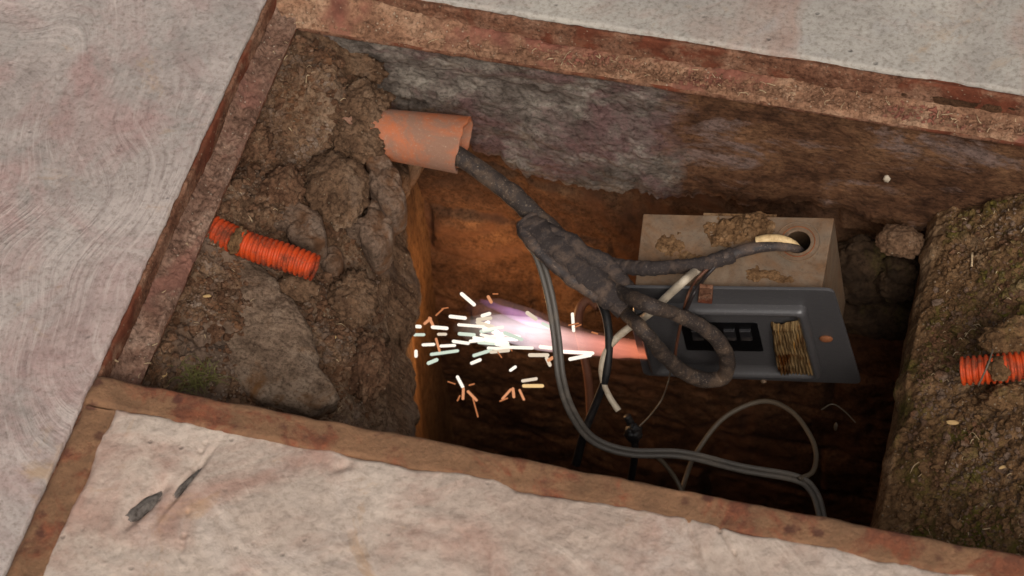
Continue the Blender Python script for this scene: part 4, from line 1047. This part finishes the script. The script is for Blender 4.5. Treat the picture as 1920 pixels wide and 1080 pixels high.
add_sparks(SP, None, .0022, 'white hot spark flying from the flame in the shaft', 'white hot sparks round the tip of the flame')
add_sparks(SY2, M['spark_yellow'], .0021, 'single yellow spark, lying level below the flame', None)
add_sparks(SO, M['spark_warm'], .0019, 'orange spark falling or rising near the flame', 'orange sparks near the flame')
add_sparks(SD, M['spark_and_glint'], .0009, 'thin dim red spark and glint needle near the flame', 'dim thin sparks near the flame')
ld = bpy.data.lights.new('flame_light', 'POINT'); ld.energy = 1.3; ld.color = (1.0, .54, .22); ld.shadow_soft_size = .035
lo = bpy.data.objects.new('flame_light', ld); COL.objects.link(lo); lo.location = PY(905, 600, -.045)

# ------------------------------------------------------------------ loose debris
def scatter(name, n, region, hf, size, mat, seed, label, cat, ratio=(1, 1, .7), lift=.25):
    rg = np.random.default_rng(seed); V0, F0 = ICO[1]; Vs, Fs = [], []
    x = rg.uniform(region[0], region[1], n*3); y = rg.uniform(region[2], region[3], n*3)
    keep = fbm(np.stack([x, y, x*0], 1), 12, 3, seed) > rg.uniform(-.5, .25, n*3)
    keep &= (x < edge_left(y)-.012) | (x > edge_right(y)+.012) | (hf not in (left_z, right_z))
    x, y = x[keep][:n], y[keep][:n]; z = hf(x, y)
    for i in range(len(x)):
        s = size*rg.lognormal(0, .45); a_ = rg.uniform(0, 6.28); c_, s_ = math.cos(a_), math.sin(a_)
        V = V0*(1+.3*rg.normal(size=(len(V0), 1)))*np.array(ratio)*s*rg.uniform(.7, 1.3, 3)
        V = V@np.array([[c_, s_, 0], [-s_, c_, 0], [0, 0, 1]]).T+np.array([x[i], y[i], z[i]+s*lift])
        Vs.append(V); Fs.append(np.array(F0)+i*len(V0))
    o = mesh(name, np.vstack(Vs), np.vstack(Fs), mat, smooth=False); return tag(o, label, cat, kind='stuff')
scatter('pebbles', 5500, (-.04, .20, -.55, .03), left_z, .0016, M['mortar'], 601, 'crumbs and pebbles strewn over the left soil shelf', 'pebbles')
scatter('pebbles', 1500, (-.04, .20, -.55, .03), left_z, .0030, M['clod'], 602, 'dark earth crumbs strewn over the left soil shelf', 'pebbles')
scatter('pebbles', 5500, (.81, 1.10, -.55, .04), right_z, .0015, M['mortar'], 603, 'crumbs and pebbles strewn over the right soil shelf', 'pebbles')
scatter('pebbles', 4500, (.81, 1.10, -.55, .04), right_z, .0022, M['soil_moss'], 604, 'mossy crumbs strewn over the right soil shelf', 'pebbles')
flat = lambda h: (lambda x, y: np.full_like(x, h))
scatter('pebbles', 900, (FX+.003, XI-.001, YN, YI), flat(LZ+.003), .0013, M['ledge'], 605, 'fine grit strewn on the left ledge', 'grit')
scatter('pebbles', 2200, (XI+.02, 1.0, YI+.002, FY-.003), flat(LZ+.0045), .0013, M['ledge_far'], 606, 'fine grit strewn on the far ledge', 'grit')
def straws(n, region, hf, seed, label, ln=.010):
    rg = np.random.default_rng(seed); Vs, Fs, off = [], [], 0
    for i in range(n):
        x, y = rg.uniform(*region[:2]), rg.uniform(*region[2:])
        if hf is left_z: x = min(x, edge_left(y)-.03)
        if hf is right_z: x = max(x, edge_right(y)+.03)
        a_ = rg.uniform(0, 6.28); L = ln*rg.lognormal(0, .4)
        x2, y2 = x+L*math.cos(a_), y+L*math.sin(a_); z1, z2 = hf(np.array([x, x2]), np.array([y, y2]))
        mid = np.array([(x+x2)/2+rg.normal()*L*.1, (y+y2)/2+rg.normal()*L*.1, max(z1, z2)+.002])
        C = catmull([np.array([x, y, z1+.001]), mid, np.array([x2, y2, z2+.0012])], 3)
        V, Fc = tube_vf(C, .0004*rg.uniform(.7, 1.8), 5, off=off); Vs.append(V); Fs += Fc; off += len(V)
    o = mesh('straw_bits', np.vstack(Vs), Fs, M['straw']); return tag(o, label, 'straw', kind='stuff')
straws(90, (-.03, .18, -.54, .02), left_z, 611, 'bits of dry straw on the left soil shelf', .007)
straws(110, (.82, 1.0, -.52, .03), right_z, 612, 'bits of dry straw on the right soil shelf', .007)
straws(70, (XI, .95, YI, FY-.004), flat(LZ+.005), 613, 'bits of dry straw on the far ledge', .008)
straws(30, (FX+.003, XI, YN, YI), flat(LZ+.004), 614, 'bits of dry straw on the left ledge', .006)
for (px, py, side_, an, l_, lab) in ((622, 634, 'l', .6, .005, 'small yellow leaf on the left bank right of the flat grey stone'), (306, 703, 'l', 1.2, .006, 'small dry curled leaf beside the near left corner of the rim'), (1786, 792, 'r', .1, .006, 'small pale seed husk on the right bank below the conduit'),
                         (388, 555, 'l', .3, .004, 'tiny pale husk left of the flat grey stone'), (1880, 876, 'r', .5, .004, 'tiny pale husk low on the right bank')):
    z = (lz if side_ == 'l' else rz)(px, py, .003); lump('dry_leaf', P(px, py, z), (l_*1.25, l_*.5, .0012), M['leaf'], int(px), .2, 2, 3, an, .3, label=lab, cat='leaf')
z = rz(1822, 490, .006); cable('straw', [P(1823, 474, z+.004), P(1822, 500, z)], .0014, M['straw'], 'pale straw standing out on the right bank below the render', 'straw', n=4, sides=6)
cable('twig', [P(1862, 655, -.098), P(1852, 685, -.100), P(1834, 724, -.120)], .0011, M['thin_grey'], 'thin twig lying across the right orange conduit', 'twig', n=6, sides=6)
cable('root', [P(196, 655, -.010), P(208, 670, -.014), P(228, 682, -.030), P(240, 690, -.036)], .0012, M['straw'], 'thin curved root on the left ledge near the cover corner', 'root', n=8, sides=6)
lump('plaster_flake', PY(1663, 335, YW-.012), (.0045, .003, .006), M['white_wire'], 641, .3, 2, 3, label='white flake stuck on the brown right part of the render', cat='flake')
# grass tuft by the near left corner
rg = np.random.default_rng(5); Vs, Fs, off = [], [], 0
gc = P(372, 712, lz(372, 712))
for i in range(90):
    a_ = rg.uniform(0, 6.28); L = rg.uniform(.012, .035); b0 = gc+np.array([rg.normal()*.010, rg.normal()*.008, 0]); d = np.array([math.cos(a_), math.sin(a_), 0])
    C = catmull([b0, b0+d*L*.45+np.array([0, 0, L*.55]), b0+d*L+np.array([0, 0, L*.35])], 4)
    V, Fc = tube_vf(C, np.linspace(.0006, .00015, len(C)), 4, off=off); Vs.append(V); Fs += Fc; off += len(V)
o = mesh('grass_tuft', np.vstack(Vs), Fs, M['grass']); tag(o, 'small dull green grass tuft beside the flat grey stone', 'grass')

lump('dark_fill_lump', P(270, 953, -.004), (.030, .009, .008), M['stone_and_hole_shade'], 651, .2, 2, 4, .95, label='dark grey almond shaped lump painting the shade of a hole in the near concrete fill', cat='stone chip')  # dark lump added in place of the shade inside a hole
lump('dark_fill_lump', P(352, 908, -.003), (.026, .005, .006), M['stone_and_hole_shade'], 652, .3, 2, 4, 1.1, label='thin dark brown sliver painting the shade of a crack in the near concrete fill', cat='stone chip')  # dark sliver added in place of the shade inside a crack
lump('dark_fill_lump', P(310, 1058, -.003), (.016, .008, .006), M['stone_and_hole_shade'], 653, .3, 2, 4, .1, label='grey stone chip at the bottom edge of the near concrete fill', cat='stone chip')
